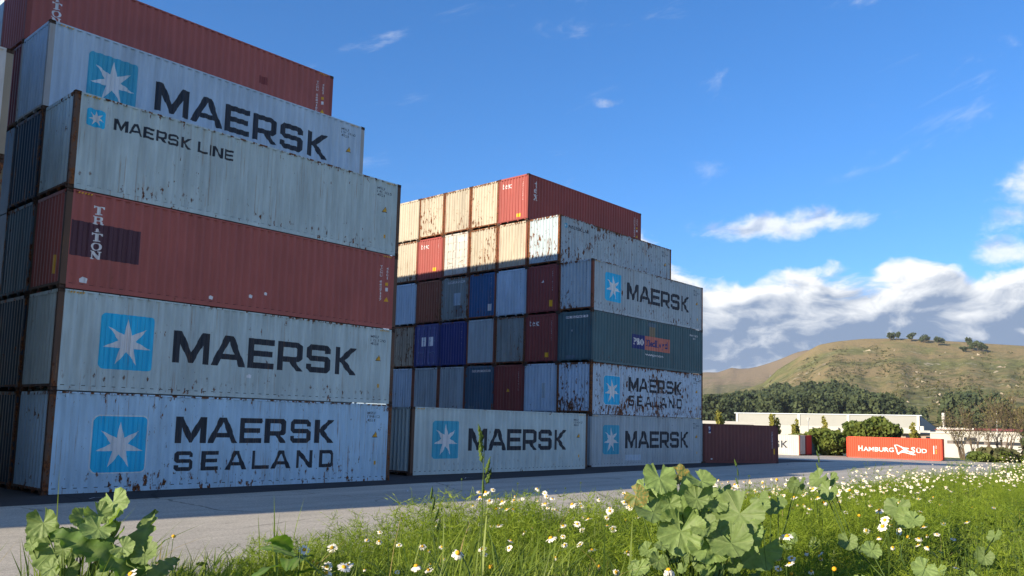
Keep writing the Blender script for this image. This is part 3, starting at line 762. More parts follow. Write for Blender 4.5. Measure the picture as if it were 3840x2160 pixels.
# --- near stack, front row, bottom to top
GA = 'containers of the near stack'
HZ = (0.30, 11.45)
container((0, 0, 0), '40h', 'sky_blue', 0.42, 0.5, 'pale blue container reading MAERSK SEALAND at the foot of the near stack', [('sealand',), ('number', ('MSKU', '1998122', '45G1'))], group=GA, post='rustpost')
container((0, 0, H4), '40h', 'grey', 0.30, 0.6, 'grey container with bright blue star logo, second from the ground in the near stack', [('maersk',), ('number', ('MRKU', '126 1270', '45G1')), ('papers', (6.06, 0.74, 0.07))], group=GA, haz=HZ, post='rustpost')
container((0, 0, 2*H4), '40h', 'maroon', 0.12, 0.35, 'maroon TRITON container with purple patch, between two grey ones in the near stack', [('triton',), ('overpaint',), ('vnumber', 'TCNU 6627117', '45G1'), ('papers', (0.64, 0.30, 0.10), (4.55, 0.30, 0.07), (5.95, 0.52, 0.07), (6.51, 0.68, 0.06)), ('end_label', 1.75, 1.95, 0.45, 1.0, M_YEL)], group=GA, haz=HZ, post='rustpost')
container((0, 0, 3*H4), '40h', 'grey', 0.34, 0.6, 'grey container with small MAERSK LINE lettering, topmost of the near front row', [('line',), ('number', ('MSKU', '142 1835', '45G1'))], group=GA, haz=HZ, post='rustpost')
# second row
Y2 = 2.476
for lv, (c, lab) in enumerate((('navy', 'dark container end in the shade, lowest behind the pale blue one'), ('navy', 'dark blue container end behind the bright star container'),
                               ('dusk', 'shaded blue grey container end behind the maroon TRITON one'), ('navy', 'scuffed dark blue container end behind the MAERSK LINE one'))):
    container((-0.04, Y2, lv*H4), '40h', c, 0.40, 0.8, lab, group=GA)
container((-0.04, Y2, 4*H4), '40h', 'blue_grey', 0.10, 0.5, 'blue grey container with faded star logo and huge MAERSK lettering, fifth level', [('maersk', M_LOGO2), ('number', ('MSKU', '157 1810', '45G1'))], group=GA, haz=HZ, post='pale')
# third row
for lv in range(5):
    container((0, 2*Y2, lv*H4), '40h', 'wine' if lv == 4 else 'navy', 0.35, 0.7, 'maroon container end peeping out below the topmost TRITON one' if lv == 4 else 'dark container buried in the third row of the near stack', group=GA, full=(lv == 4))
container((0, 2*Y2, 5*H4), '40h', 'maroon', 0.10, 0.3, 'maroon TRITON container on the very top of the near stack, cut by the frame', [('triton',), ('darkpatch',), ('vnumber', 'TCNU 5684180', '45G1')], group=GA, haz=HZ)
for row in range(3, 10):                         # the rows behind: only their shadow shows
    for lv in range(6):
        container((0, row*Y2, lv*H4), '40h', 'steel', 0.3, 0.5, 'container hidden in the rows behind the near stack', group='containers hidden behind the near stack', full=False)
# --- the bay to the left, cut by the frame
GB = 'containers in the bay beside the near stack'
container((-2.06-12.192, -1.5, 3*H4), '40h', 'pale', 0.14, 0.5, 'pale container cut by the frame, with a cream corner post and sky-lit side', group=GB, post='cream')
container((-2.06-12.192, -1.5, 2*H4), '40h', 'olive', 0.45, 0.6, 'tan rusty container under the pale one cut by the frame', group=GB, post='olive')
for lv in range(2): container((-2.06-12.192, -1.5, lv*H4), '40h', 'olive', 0.4, 0.6, 'container below the tan one, outside the frame', group=GB, full=False)
for bx, by, yw in ((-27.6, -1.9, 0.0), (-41.0, -0.6, -6.0)):
    for lv in range(4): container((bx, by, lv*H4), '40h', 'steel', 0.3, 0.5, 'container in the bays farther along, outside the frame', yaw=yw, group='containers outside the frame', full=False)
for row in range(1, 4):
    for lv in range(4+min(row, 2)): container((-2.06-12.192, -1.5+row*Y2, lv*H4), '40h', 'steel', 0.3, 0.5, 'container behind the pale one, outside the frame', group='containers outside the frame', full=False)
# --- single container between the stacks
GC = 'containers of the far stack'
container((14.638, 1.64, 0), '40h', 'grey', 0.20, 0.45, 'light grey MAERSK container on the ground between the two stacks', [('maersk', M_LOGO2), ('number', ('MSKU', '153 0417', '45G1')), ('end_vnumber', 'MSKU1530417', M_BLK)], group=GC, haz=HZ, post='rustpost')
# --- far stack, front row
DX, DY, DP = 28.22, 2.52, 2.476
container((DX, DY, 0), '40h', 'steel', 0.12, 0.55, 'grey container with teal star logo at the foot of the far stack', [('maersk', M_LOGO2), ('touchup',), ('number', ('MSKU', '151 8804', '45G1'))], group=GC, haz=(0.30,))
container((DX, DY, H4), '40h', 'blue_grey', 0.66, 0.5, 'rust-streaked MAERSK SEALAND container, second level of the far stack', [('sealand',), ('number', ('MSKU', '197 4460', '45G1'))], group=GC, post='rust_red')
container((DX, DY, 2*H4), '40h', 'teal', 0.22, 0.6, 'teal container with P&O Nedlloyd panel in blue and salmon', [('pono',), ('end_strip', 'PO NU 7683714'), ('end_label', 0.95, 1.05, 1.75, 1.86, M_WHITE), ('end_label', 0.62, 1.30, 0.20, 0.40, P('dusk'))], group=GC)
container((DX, DY, 3*H4), '40h', 'steel', 0.42, 0.4, 'blue grey MAERSK container on the fourth level above the teal one', [('maersk',), ('number', ('MSKU', '158 2093', '45G1')), ('end_vnumber', 'MSKU1582093', M_NUM)], group=GC, haz=HZ, post='rust_red')
# second row of the far stack
container((DX, DY+DP, H4), '40h', 'blue_grey', 0.16, 0.4, 'light blue container end with a grey oval patch, beside the rust-spotted corner', [('end_vnumber', 'MSKU8261943', M_NUM), ('end_label', 1.35, 1.62, 0.9, 1.75, P('steel'))], group=GC)
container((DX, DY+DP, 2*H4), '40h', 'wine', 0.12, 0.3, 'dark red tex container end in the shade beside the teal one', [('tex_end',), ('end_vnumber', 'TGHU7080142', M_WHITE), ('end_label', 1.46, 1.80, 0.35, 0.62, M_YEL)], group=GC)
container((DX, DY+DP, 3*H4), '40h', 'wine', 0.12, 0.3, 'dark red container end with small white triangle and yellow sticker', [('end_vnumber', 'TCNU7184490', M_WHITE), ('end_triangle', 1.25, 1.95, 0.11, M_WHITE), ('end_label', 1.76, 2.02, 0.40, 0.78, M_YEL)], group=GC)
container((DX+0.02, DY+DP, 4*H4), '40h', 'steel', 0.62, 0.5, 'grey container with tiny MAERSK LINE lettering and a sunlit rusty end', [('line_small',), ('number', ('MSKU', '144 7716', '45G1'))], group=GC, post='rust_red')
# third row
container((DX, DY+2*DP, H4), '40h', 'wine', 0.16, 0.4, 'maroon container end with a small yellow triangle, second level', [('end_vnumber', 'TCNU6690235', M_WHITE), ('end_triangle', 1.15, 1.35, 0.10, M_YEL)], group=GC)
container((DX, DY+2*DP, 2*H4), '40h', 'grey_green', 0.56, 0.8, 'grey green rust-spotted container end beside the shaded tex one', [('end_vnumber', 'MAEU8140552', M_NUM)], group=GC, post='rust_red')
container((DX, DY+2*DP, 3*H4), '40h', 'blue_grey', 0.14, 0.5, 'light blue container end just below the shadow line', [('end_vnumber', 'MSKU8330178', M_NUM)], group=GC, haz=HZ)
container((DX, DY+2*DP, 4*H4), '40h', 'cream', 0.42, 0.5, 'cream container end, half in sun, beside the heavily rusted corner one', [('end_vnumber', 'MSKU2406618', M_NUM)], group=GC, post='rust_red')
container((DX-0.02, DY+2*DP, 5*H4), '40h', 'tex', 0.08, 0.3, 'red-brown tex container with vertical lettering, top corner of the far stack', [('tex_side',), ('tex_end',), ('end_vnumber', 'TGHU7258036', M_WHITE), ('end_label', 1.46, 1.84, 0.30, 0.52, M_YEL), ('vnumber', 'TGHU7258036', '45G1')], group=GC)
# fourth row
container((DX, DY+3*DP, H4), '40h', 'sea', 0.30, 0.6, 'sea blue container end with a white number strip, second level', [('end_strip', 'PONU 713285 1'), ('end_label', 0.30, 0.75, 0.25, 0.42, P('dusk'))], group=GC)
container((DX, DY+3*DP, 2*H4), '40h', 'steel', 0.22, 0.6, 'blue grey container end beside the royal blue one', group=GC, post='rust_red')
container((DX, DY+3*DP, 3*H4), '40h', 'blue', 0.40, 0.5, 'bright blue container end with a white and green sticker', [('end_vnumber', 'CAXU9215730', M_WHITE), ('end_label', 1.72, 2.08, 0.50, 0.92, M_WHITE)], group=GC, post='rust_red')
container((DX, DY+3*DP, 4*H4), '40h', 'cream', 0.62, 0.6, 'cream container end with a broad rust band along its foot', group=GC, post='rust_red')
container((DX, DY+3*DP, 5*H4), '40h', 'cream', 0.52, 0.3, 'sunlit cream container end beside the top tex one', group=GC, post='rust_red')
# fifth row
container((DX, DY+4*DP, H4), '40h', 'steel', 0.26, 0.8, 'grey container end with a dark smudge at mid height, second level', group=GC, post='rust_red')
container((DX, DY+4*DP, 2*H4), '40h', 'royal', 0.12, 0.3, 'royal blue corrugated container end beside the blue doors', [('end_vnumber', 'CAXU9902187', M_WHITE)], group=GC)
container((DX, DY+4*DP, 3*H4), '40h', 'grey_green', 0.46, 0.7, 'grey container end with a white patch and a rust streak', [('end_strip', 'PONU 173209 0'), ('end_label', 1.15, 1.72, 1.05, 1.85, P('blue_grey')), ('end_label', 1.25, 2.0, 0.3, 1.04, P('slate'))], group=GC)
container((DX, DY+4*DP, 4*H4), '40h', 'white', 0.40, 0.4, 'white container showing its doors and locking bars, half in sun', left='door', group=GC, post='rust_red')
container((DX, DY+4*DP, 5*H4), '40h', 'cream', 0.44, 0.8, 'sunlit cream container end with brown streaks all down it', [('end_vnumber', 'MSKU2551904', M_NUM)], group=GC, post='rust_red')
# sixth row
container((DX, DY+5*DP, H4), '40h', 'steel', 0.24, 0.7, 'grey container end left of the smudged one, second level', group=GC, post='rust_red')
container((DX, DY+5*DP, 2*H4), '40h', 'royal', 0.06, 0.3, 'royal blue container showing its doors with two white labels', left='door', group=GC)
container((DX, DY+5*DP, 3*H4), '40h', 'rust_red', 0.34, 0.5, 'orange-red container end above the blue doors', [('end_vnumber', 'TTNU9420066', M_WHITE)], group=GC)
container((DX, DY+5*DP, 4*H4), '40h', 'tex', 0.10, 0.3, 'red tex container end crossed by the shadow line', [('tex_end',), ('end_vnumber', 'TGHU7203381', M_WHITE), ('end_label', 1.46, 1.84, 0.62, 0.86, M_YEL)], group=GC)
container((DX, DY+5*DP, 5*H4), '40h', 'cream', 0.66, 0.5, 'sunlit cream container end, the most rusted of the top level', group=GC, post='rust_red')
# seventh row, partly hidden by the near stack
container((DX, DY+6*DP, H4), '40h', 'blue_grey', 0.22, 0.6, 'light blue container end on the second level, next to the near stack', group=GC, post='rust_red')
container((DX, DY+6*DP, 2*H4), '40h', 'cream', 0.62, 0.9, 'beige rust-streaked container end in the shade, next to the near stack', group=GC)
container((DX, DY+6*DP, 3*H4), '40h', 'blue_grey', 0.14, 0.4, 'pale blue container end on the fourth level, next to the near stack', [('end_vnumber', 'MSKU8115307', M_NUM)], group=GC)
container((DX, DY+6*DP, 4*H4), '40h', 'cream', 0.44, 0.5, 'cream container end with an orange edge, next to the near stack', group=GC, post='rust_red')
container((DX, DY+6*DP, 5*H4), '40h', 'cream', 0.16, 0.3, 'clean cream container end at the end of the sunlit top level', [('end_vnumber', 'MSKU2387450', M_NUM)], group=GC, post='cream')
for row in range(1, 7):
    container((DX, DY+row*DP, 0), '40h', 'steel', 0.3, 0.6, 'container hidden at ground level of the far stack', group='containers hidden in the far stack', full=False)
# small things on the doors of the blue one
# --- loose containers farther off
GD = 'loose containers at the end of the yard'
container((40.9, 2.75, -0.01), '20', 'brown', 0.10, 0.25, 'short dark brown container beside the far stack', [('brand20',)], yaw=-27.0, group=GD)
container((110.5, 19.5, float(yard_z(110.5, 12))), '40h', 'red', 0.0, 0.1, 'bright red HAMBURG SÜD container standing across the yard', [('hamburg',)], yaw=-81.0, group=GD)
container((113.1, 20.2, float(yard_z(113, 8))), '40h', 'signal', 0.1, 0.2, 'dark red container hidden behind the HAMBURG SÜD one, only its edge showing', yaw=-81.0, group=GD)
kx, ky, kw = 106.22, 37.02, -85.4
container((kx, ky, float(yard_z(106, 0))), '40h', 'white', 0.10, 0.3, 'white container with the letter K showing, far down the yard', [('maersk', M_LOGO2)], yaw=kw, group=GD, post='rust_red')
nx, ny = -math.sin(R(kw)), math.cos(R(kw)); ux, uy = math.cos(R(kw)), math.sin(R(kw))
for i, (c, sh, lab) in enumerate((('signal', 0.10, 'narrow red container end behind the white K container'), ('teal', 0.05, 'grey green container end behind the red one far down the yard'))):
    dd = 2.52*(i+1); container((kx+nx*dd+ux*sh, ky+ny*dd+uy*sh, float(yard_z(109, 0))), '40h', c, 0.1, 0.3, lab, yaw=kw, group=GD)
# ------------------------------------------------------------------ hills
def polar(az, r, z=0.0):
    a = np.radians(az); return np.stack([CAM[0]+r*np.sin(a), CAM[1]+r*np.cos(a), np.broadcast_to(z, np.shape(r*np.sin(a)))], -1)
def fbm2(x, y, seed=0, oct=5, lac=2.0, gain=0.5):
    """cheap value noise, vectorised"""
    out = np.zeros(np.broadcast(x, y).shape); amp = 1.0; tot = 0
    for o in range(oct):
        xi = np.floor(x).astype(np.int64); yi = np.floor(y).astype(np.int64); fx = x-xi; fy = y-yi
        fx = fx*fx*(3-2*fx); fy = fy*fy*(3-2*fy)
        def h(a, b):
            n = (a*374761393 + b*668265263 + (seed+o*17)*1442695041) & 0x7fffffff
            n = ((n ^ (n >> 13))*1274126177) & 0x7fffffff
            return ((n ^ (n >> 16)) & 0xffff)/65535.0
        v = (h(xi, yi)*(1-fx)+h(xi+1, yi)*fx)*(1-fy)+(h(xi, yi+1)*(1-fx)+h(xi+1, yi+1)*fx)*fy
        out = out+v*amp; tot += amp; amp *= gain; x = x*lac; y = y*lac
    return out/tot
NEAR = np.array([(50,1.2),(56,1.6),(60.51,2.03),(61.89,2.37),(63.09,2.63),(64.3,2.98),(65.23,3.91),(66.38,4.63),(67.06,5.09),(67.81,5.52),(68.93,5.73),(70.52,5.87),(71.97,5.87),(73.09,5.84),(74.48,5.7),(76.14,5.57),(77.7,5.41),(79.31,5.26),(84,4.9),(92,4.2),(104,2.6)])
FAR = np.array([(40,2.0),(50,2.7),(56.27,3.21),(60.51,3.70),(61.41,3.70),(62.3,4.02),(62.77,3.95),(63.47,3.99),(64.07,4.13),(64.83,4.38),(65.52,4.64),(66.39,5.03),(67.06,5.18),(69,5.0),(73,4.4),(80,3.5)])
R0, RC = 560.0, 1500.0
def near_z(az, r):
    e = np.interp(az, NEAR[:, 0], NEAR[:, 1])
    s = np.clip((r-R0)/(RC-R0), 0, 1)
    f = s**0.92
    # spurs and gullies running down the slope, dying out at the crest and the foot
    g = (fbm2(az*0.55+3, r*0.0016, 3, 4)-0.5)*0.9 + (fbm2(az*1.9, r*0.006, 9, 4)-0.5)*0.28
    ang = 0.16+(e-0.16)*np.clip(f + g*0.22*np.sin(np.pi*s)**1.0, 0, 1.0)
    z = CAM[2]+np.tan(np.radians(ang))*np.minimum(r, RC)
    z = z - np.maximum(r-RC, 0)*0.16
    return np.where(r < R0, CAM[2]+np.tan(np.radians(0.16))*R0 - (R0-r)*0.028, z)
def far_z(az, r):
    e = np.interp(az, FAR[:, 0], FAR[:, 1]); s = np.clip((r-1500)/(2500-1500), 0, 1)
    g = (fbm2(az*0.8, r*0.0012, 21, 4)-0.5)*0.25
    z = CAM[2]+np.tan(np.radians(0.4+(e-0.4)*np.clip(s**0.9+g*np.sin(np.pi*s), 0, 1)))*np.minimum(r, 2500.0)
    return z-np.maximum(r-2500, 0)*0.2
def terrain(name, fz, az0, az1, na, rs, mat):
    A, Rr = np.meshgrid(np.linspace(az0, az1, na), rs, indexing='ij')
    V = polar(A, Rr, fz(A, Rr)).reshape(-1, 3); n, m = A.shape; i = np.arange(n*m).reshape(n, m)
    F = np.stack([i[:-1, :-1], i[:-1, 1:], i[1:, 1:], i[1:, :-1]], -1).reshape(-1, 4)
    o = link(name, np_mesh(name, V, F, smooth=True), None, mat); tag(o, kind='structure'); return o
def hill_mat(name, far=False):
    m, t, b, out = material(name)
    co = t.node('ShaderNodeTexCoord').outputs['Object']
    z = t.xyz(co)[2]
    big = t.noise(co, 0.0045, 4, 0.55); mid = t.noise(co, 0.016, 5, 0.62); fine = t.noise(co, 0.09, 5, 0.7); rock = t.noise(co, 0.055, 6, 0.72)
    tan, grn, dark, pale = (0.26, 0.205, 0.105), (0.165, 0.175, 0.066), (0.115, 0.118, 0.048), (0.38, 0.34, 0.25)
    if far: tan, grn = (0.235, 0.185, 0.120), (0.165, 0.155, 0.08)
    k = t.math('ADD', t.math('MULTIPLY', big, 0.8), t.math('MULTIPLY', mid, 0.5))
    # the crest is drier than the slopes
    k = t.math('SUBTRACT', k, t.lin(z, 95, 150, 0.0, 0.22))
    col = t.mix(t.ramp(k, 0.52, 0.70), tan, grn)
    sc = t.math('MULTIPLY', t.ramp(t.math('ADD', fine, t.math('MULTIPLY', t.math('SUBTRACT', mid, 0.5), 0.5)), 0.50, 0.64), t.lin(z, 135, 100, 0.15, 0.85))
    col = t.mix(sc, col, dark); sc2 = t.math('MULTIPLY', t.ramp(t.noise(co, 0.035, 6, 0.72), 0.54, 0.62), t.lin(z, 140, 95, 0.05, 0.8)); col = t.mix(sc2, col, (0.085, 0.092, 0.040))
    rk = t.math('MULTIPLY', t.ramp(rock, 0.56, 0.64), t.math('MULTIPLY', t.ramp(mid, 0.46, 0.60), t.lin(z, 140, 110, 0.1, 0.9)))
    col = t.mix(rk, col, pale)
    vr = t.lin(t.noise(co, 0.30, 3, 0.7), 0.3, 0.7, 0.82, 1.18)
    col = t.mix(1.0, col, t.vec(vr, vr, vr), 'MULTIPLY')
    t.link(col, b.inputs['Base Color']); b.inputs['Roughness'].default_value = 1.0; b.inputs['Specular IOR Level'].default_value = 0.05
    bp = t.node('ShaderNodeBump'); bp.inputs['Strength'].default_value = 0.8; bp.inputs['Distance'].default_value = 4.0
    t.link(t.math('ADD', fine, t.math('MULTIPLY', rock, 0.6)), bp.inputs['Height']); t.link(bp.outputs[0], b.inputs['Normal'])
    return m
M_HILL = hill_mat('hill_grass'); M_HILL2 = hill_mat('far_hill_grass', True)
terrain('hill', near_z, 50, 104, 260, np.r_[300, np.linspace(R0, RC, 110), np.linspace(RC+15, RC+500, 12)], M_HILL)
terrain('far_hill', far_z, 40, 82, 150, np.r_[np.linspace(1500, 2500, 50), np.linspace(2540, 3200, 8)], M_HILL2)

# ------------------------------------------------------------------ foliage
def leaf_mat(name, c0, c1, trans=0.3, rough=0.6, tint2=None):
    m, t, b, out = material(name)
    at = t.node('ShaderNodeAttribute'); at.attribute_name = 'tint'
    col = t.mix(at.outputs['Fac'], c0, c1)
    if tint2: col = t.mix(t.ramp(at.outputs['Fac'], 0.93, 0.97), col, tint2)
    t.link(col, b.inputs['Base Color']); b.inputs['Roughness'].default_value = rough; b.inputs['Specular IOR Level'].default_value = 0.25
    tr = t.node('ShaderNodeBsdfTranslucent'); mx = t.node('ShaderNodeMixShader'); mx.inputs[0].default_value = trans
    t.link(t.mix(1.0, col, (1.25, 1.25, 0.55), 'MULTIPLY'), tr.inputs[0]); t.link(b.outputs[0], mx.inputs[1]); t.link(tr.outputs[0], mx.inputs[2]); t.link(mx.outputs[0], out.inputs[0])
    return m
M_PINE = leaf_mat('pine_needles', (0.028, 0.048, 0.026), (0.082, 0.105, 0.045), 0.1, 0.8)
M_OLIVE = leaf_mat('olive_twigs', (0.085, 0.082, 0.036), (0.17, 0.145, 0.06), 0.15, 0.9)
M_BUSH = leaf_mat('bush_leaves', (0.045, 0.080, 0.016), (0.15, 0.185, 0.036), 0.2, 0.7)
M_POPL = leaf_mat('poplar_leaves', (0.13, 0.15, 0.03), (0.36, 0.33, 0.065), 0.3, 0.7)
M_SCRUB = leaf_mat('scrub_leaves', (0.045, 0.060, 0.024), (0.13, 0.12, 0.055), 0.1, 0.9)
M_BARK = simple('bark', (0.085, 0.062, 0.045), 0.95, var=0.35, scale=4)
M_BARE = simple('bare_twigs', (0.105, 0.080, 0.055), 0.95, var=0.3, scale=4)
M_DARKIN = simple('crown_shade', (0.012, 0.020, 0.008), 1.0, var=0.3)  # near black, stands for the shade inside the bushes
def cards(P, size, rg, up=0.0, aspect=1.0):
    """one small quad at each point, turned at random; returns V (4n,3), F"""
    n = len(P); a = rg.normal(size=(n, 3)); a[:, 2] += up; a /= np.linalg.norm(a, axis=1)[:, None]
    b = np.cross(a, rg.normal(size=(n, 3))); b /= np.linalg.norm(b, axis=1)[:, None]
    s = (size*(0.6+0.8*rg.random(n)))[:, None] if np.isscalar(size) else (size*(0.6+0.8*rg.random(n)))[:, None]
    u = a*s*aspect; v = b*s
    V = np.stack([P-u-v, P+u-v, P+u+v, P-u+v], 1).reshape(-1, 3)
    F = np.arange(4*n).reshape(n, 4); return V, F
def clump_points(n, rg, lobes):
    """points on and in a set of ellipsoid lobes (cx,cy,cz,rx,ry,rz)"""
    L = np.array(lobes, float); wgt = (L[:, 3]*L[:, 4]*L[:, 5])**0.67; k = rg.choice(len(L), n, p=wgt/wgt.sum())
    d = rg.normal(size=(n, 3)); d /= np.linalg.norm(d, axis=1)[:, None]; q = (0.62+0.42*rg.random(n))[:, None]
    return L[k, :3]+d*L[k, 3:]*q, k
def crown(parent, mat, lobes, n, size, seed, up=0.0, name='crown'):
    rg = np.random.default_rng(seed); P, k = clump_points(n, rg, lobes); V, F = cards(P, size, rg, up)
    base = rg.random(len(lobes))*0.5; tint = np.repeat(np.clip(base[k]+rg.random(n)*0.5, 0, 1), 4)
    o = link(name, np_mesh(name, V, F, tint), parent, mat); o['kind'] = 'stuff' if False else 'thing'; del o['kind']
    return o
def trunk(parent, h, r, lean=(0, 0), mat=None, limbs=()):
    m = MB().tube([(0, 0, -0.3), (lean[0]*0.3, lean[1]*0.3, h*0.4), (lean[0], lean[1], h)], [r*1.2, r*0.85, r*0.35], 7)
    for (z0, dx_, dy_, z1) in limbs: m.tube([(lean[0]*z0/h, lean[1]*z0/h, z0), (dx_*0.6, dy_*0.6, (z0+z1)/2), (dx_, dy_, z1)], [r*0.5, r*0.35, r*0.12], 5)
    return m.build('trunk', mat or M_BARK, parent)

# wood of pines on the lower slope: reads as one mass
FTOP = np.array([(54,1.6),(58,2.0),(60.51,2.21),(61.58,2.47),(62.07,2.78),(63.71,2.89),(64.3,2.51),(64.99,3.11),(65.79,3.05),(66.02,2.7),(67.04,3.21),(68.12,3.08),(68.62,3.22),(69.49,3.02),(70.47,2.63),(71.85,2.29),(72.58,2.19),(72.94,1.69),(73.95,1.47),(74.68,1.32),(75.15,2.38),(75.66,2.5),(76.65,2.61),(77.61,2.5),(78.36,2.13),(78.63,1.4),(84,1.2)])
def forest():
    rg = np.random.default_rng(11); Vs = []; Fs = []; Ts = []; nb = 0
    az_ = rg.uniform(54, 84, 9000); r_ = R0+10+rg.random(9000)**0.9*420
    z_ = near_z(az_, r_); h_ = rg.uniform(11, 21, 9000)
    topang = np.degrees(np.arctan2(z_+h_-CAM[2], r_)); lim = np.interp(az_, FTOP[:, 0], FTOP[:, 1])
    ok = topang < lim+rg.normal(-0.05, 0.12, 9000)
    # a grassy gap on the left and the pale scar in the middle
    ok &= ~((az_ > 59) & (az_ < 63.2) & (np.abs(topang-(1.05+(az_-60)*0.30)) < 0.16))
    ok &= ~((az_ > 66.6) & (az_ < 69.6) & (topang < 1.42))
    ok &= fbm2(az_*2.1, r_*0.02, 5, 3) > 0.34
    idx = np.where(ok)[0][:2300]
    for i in idx:
        h = h_[i]; p = polar(az_[i], r_[i], z_[i]); olive = rg.random() < 0.16
        n = 105; zz = rg.random(n)**0.8; rad = (0.30-0.22*zz)*h*(0.75+0.5*rg.random(n)); th = rg.random(n)*6.283
        if olive: rad = 0.26*h*np.sqrt(np.clip(1-(2*zz-1)**2, 0, 1)); 
        P = np.stack([rad*np.cos(th), rad*np.sin(th), h*(0.14+0.86*zz)], -1)+p
        V, F = cards(P, 0.042*h, rg, 0.3); Vs.append(V); Fs.append(F+nb); nb += len(V)
        Ts.append(np.repeat(np.clip(rg.random()*0.75+rg.random(n)*0.3-0.05+(0.25 if olive else 0), 0, 1), 4))
    o = link('pine_wood', np_mesh('pine_wood', np.concatenate(Vs), np.concatenate(Fs), np.concatenate(Ts)), None, M_PINE)
    tag(o, 'dark pine wood covering the lower slope of the hill', 'wood', kind='stuff')
forest()
def scrub():
    """gorse and rocks dotted over the slope"""
    rg = np.random.default_rng(4); n = 5200; az_ = rg.uniform(57, 88, n); r_ = rg.uniform(700, 1420, n)
    dens = fbm2(az_*1.1+7, r_*0.006, 31, 4); ok = dens > 0.44+0.12*sstep(1150, 1450, r_)
    az_, r_ = az_[ok], r_[ok]; P0 = polar(az_, r_, near_z(az_, r_)); Vs, Fs, Ts, nb = [], [], [], 0
    for p in P0:
        s = rg.uniform(0.7, 2.0); k = 8; P = p+rg.normal(size=(k, 3))*(s*0.8, s*0.8, s*0.35)+(0, 0, s*0.4)
        V, F = cards(P, s*0.38, rg); Vs.append(V); Fs.append(F+nb); nb += len(V); Ts.append(np.repeat(np.clip(rg.random()*0.7+rg.random(k)*0.3, 0, 1), 4))
    o = link('hillside_scrub', np_mesh('hillside_scrub', np.concatenate(Vs), np.concatenate(Fs), np.concatenate(Ts)), None, M_SCRUB)
    tag(o, 'low gorse scrub dotted over the open hillside', 'scrub', kind='stuff')
    m = MB(); 
    for i in range(420):
        a = rg.uniform(60, 84); r = rg.uniform(760, 1400)
        if fbm2(np.array([a*1.7+2]), np.array([r*0.008]), 77, 4)[0] < 0.56: continue
        p = polar(np.array(a), np.array(r), near_z(np.array([a]), np.array([r]))[0]); s = rg.uniform(0.8, 3.2)
        q = [p+np.array([rg.normal()*s, rg.normal()*s, -0.5]) for _ in range(4)]+[p+np.array([rg.normal()*s*0.5, rg.normal()*s*0.5, s*rg.uniform(0.5, 1.1)])]
        m.add(q, [(0, 1, 4), (1, 2, 4), (2, 3, 4), (3, 0, 4)])
    tag(m.build('hillside_rocks', simple('pale_rock', (0.30, 0.26, 0.19), 0.95, var=0.3, scale=0.2)), 'pale rock outcrops scattered over the hillside', 'rocks', kind='stuff')
scrub()
def hill_tree(az_, el_, r, h, wd, label, seed, flat=False):
    z = float(near_z(np.array([az_]), np.array([r]))[0]); p = polar(np.array(az_), np.array(r), z)
    t = empty('hilltop_tree', p); rg = random.Random(seed)
    trunk(t, h*0.7, 0.5, limbs=[(h*0.35, wd*0.3, 0, h*0.6), (h*0.4, -wd*0.3, 0.5, h*0.65)])
    lob = [((rg.random()-0.5)*wd*0.9, (rg.random()-0.5)*wd*0.8, h*(0.42+0.42*rg.random()), wd*0.30, wd*0.28, h*0.20) for _ in range(7)]
    crown(t, M_PINE, lob, 420, 0.75, seed)
    tag(t, label, 'tree', 'trees along the hilltop')
for i, (a, r, h, wd, lab) in enumerate(((72.05, 1475, 17, 16, 'first dark tree on the hilltop, standing apart above the tawny slope'), (72.42, 1480, 17, 15, 'dark tree close beside the first one on the hilltop'),
        (73.25, 1470, 19, 19, 'broad dark tree in the pair at the middle of the hilltop'), (73.95, 1465, 17, 21, 'wide low tree, the other one of the hilltop pair'),
        (74.76, 1440, 19, 17, 'single round tree just below the crest'), (76.35, 1410, 24, 14, 'tallest tree of the clump near the edge of the frame'), (76.62, 1400, 18, 12, 'spindly tree in the middle of the hilltop clump'),
        (76.90, 1400, 20, 11, 'open pine with bare trunk in the hilltop clump'), (77.18, 1395, 21, 13, 'dense tree at the end of the hilltop clump'), (76.20, 1385, 10, 14, 'low bush at the foot of the hilltop clump'))):
    hill_tree(a, 0, r, h*0.78, wd*0.8, lab, 100+i)
def pylon(az_, r, h, label):
    z = float(far_z(np.array([az_]), np.array([r]))[0]); p = polar(np.array(az_), np.array(r), z); t = empty('pylon', p); w0 = h*0.12
    for sx in (-1, 1):
        for sy in (-1, 1): MB().tube([(sx*w0, sy*w0, 0), (sx*w0*0.25, sy*w0*0.25, h)], 0.28, 4).build('leg', M_STEEL, t)
    for z1, ww in ((h*0.62, h*0.22), (h*0.78, h*0.26), (h*0.94, h*0.18)): MB().tube([(-ww, 0, z1), (ww, 0, z1)], 0.26, 4).build('cross_arm', M_STEEL, t)
    tag(t, label, 'pylon', 'pylons on the ridge')
M_STEEL = simple('galvanised_steel', (0.42, 0.43, 0.44), 0.5, 0.6, var=0.1)
pylon(64.77, 2120, 26, 'lattice pylon on the slope of the far ridge'); pylon(65.17, 2200, 20, 'smaller lattice pylon behind the shrubby spur')
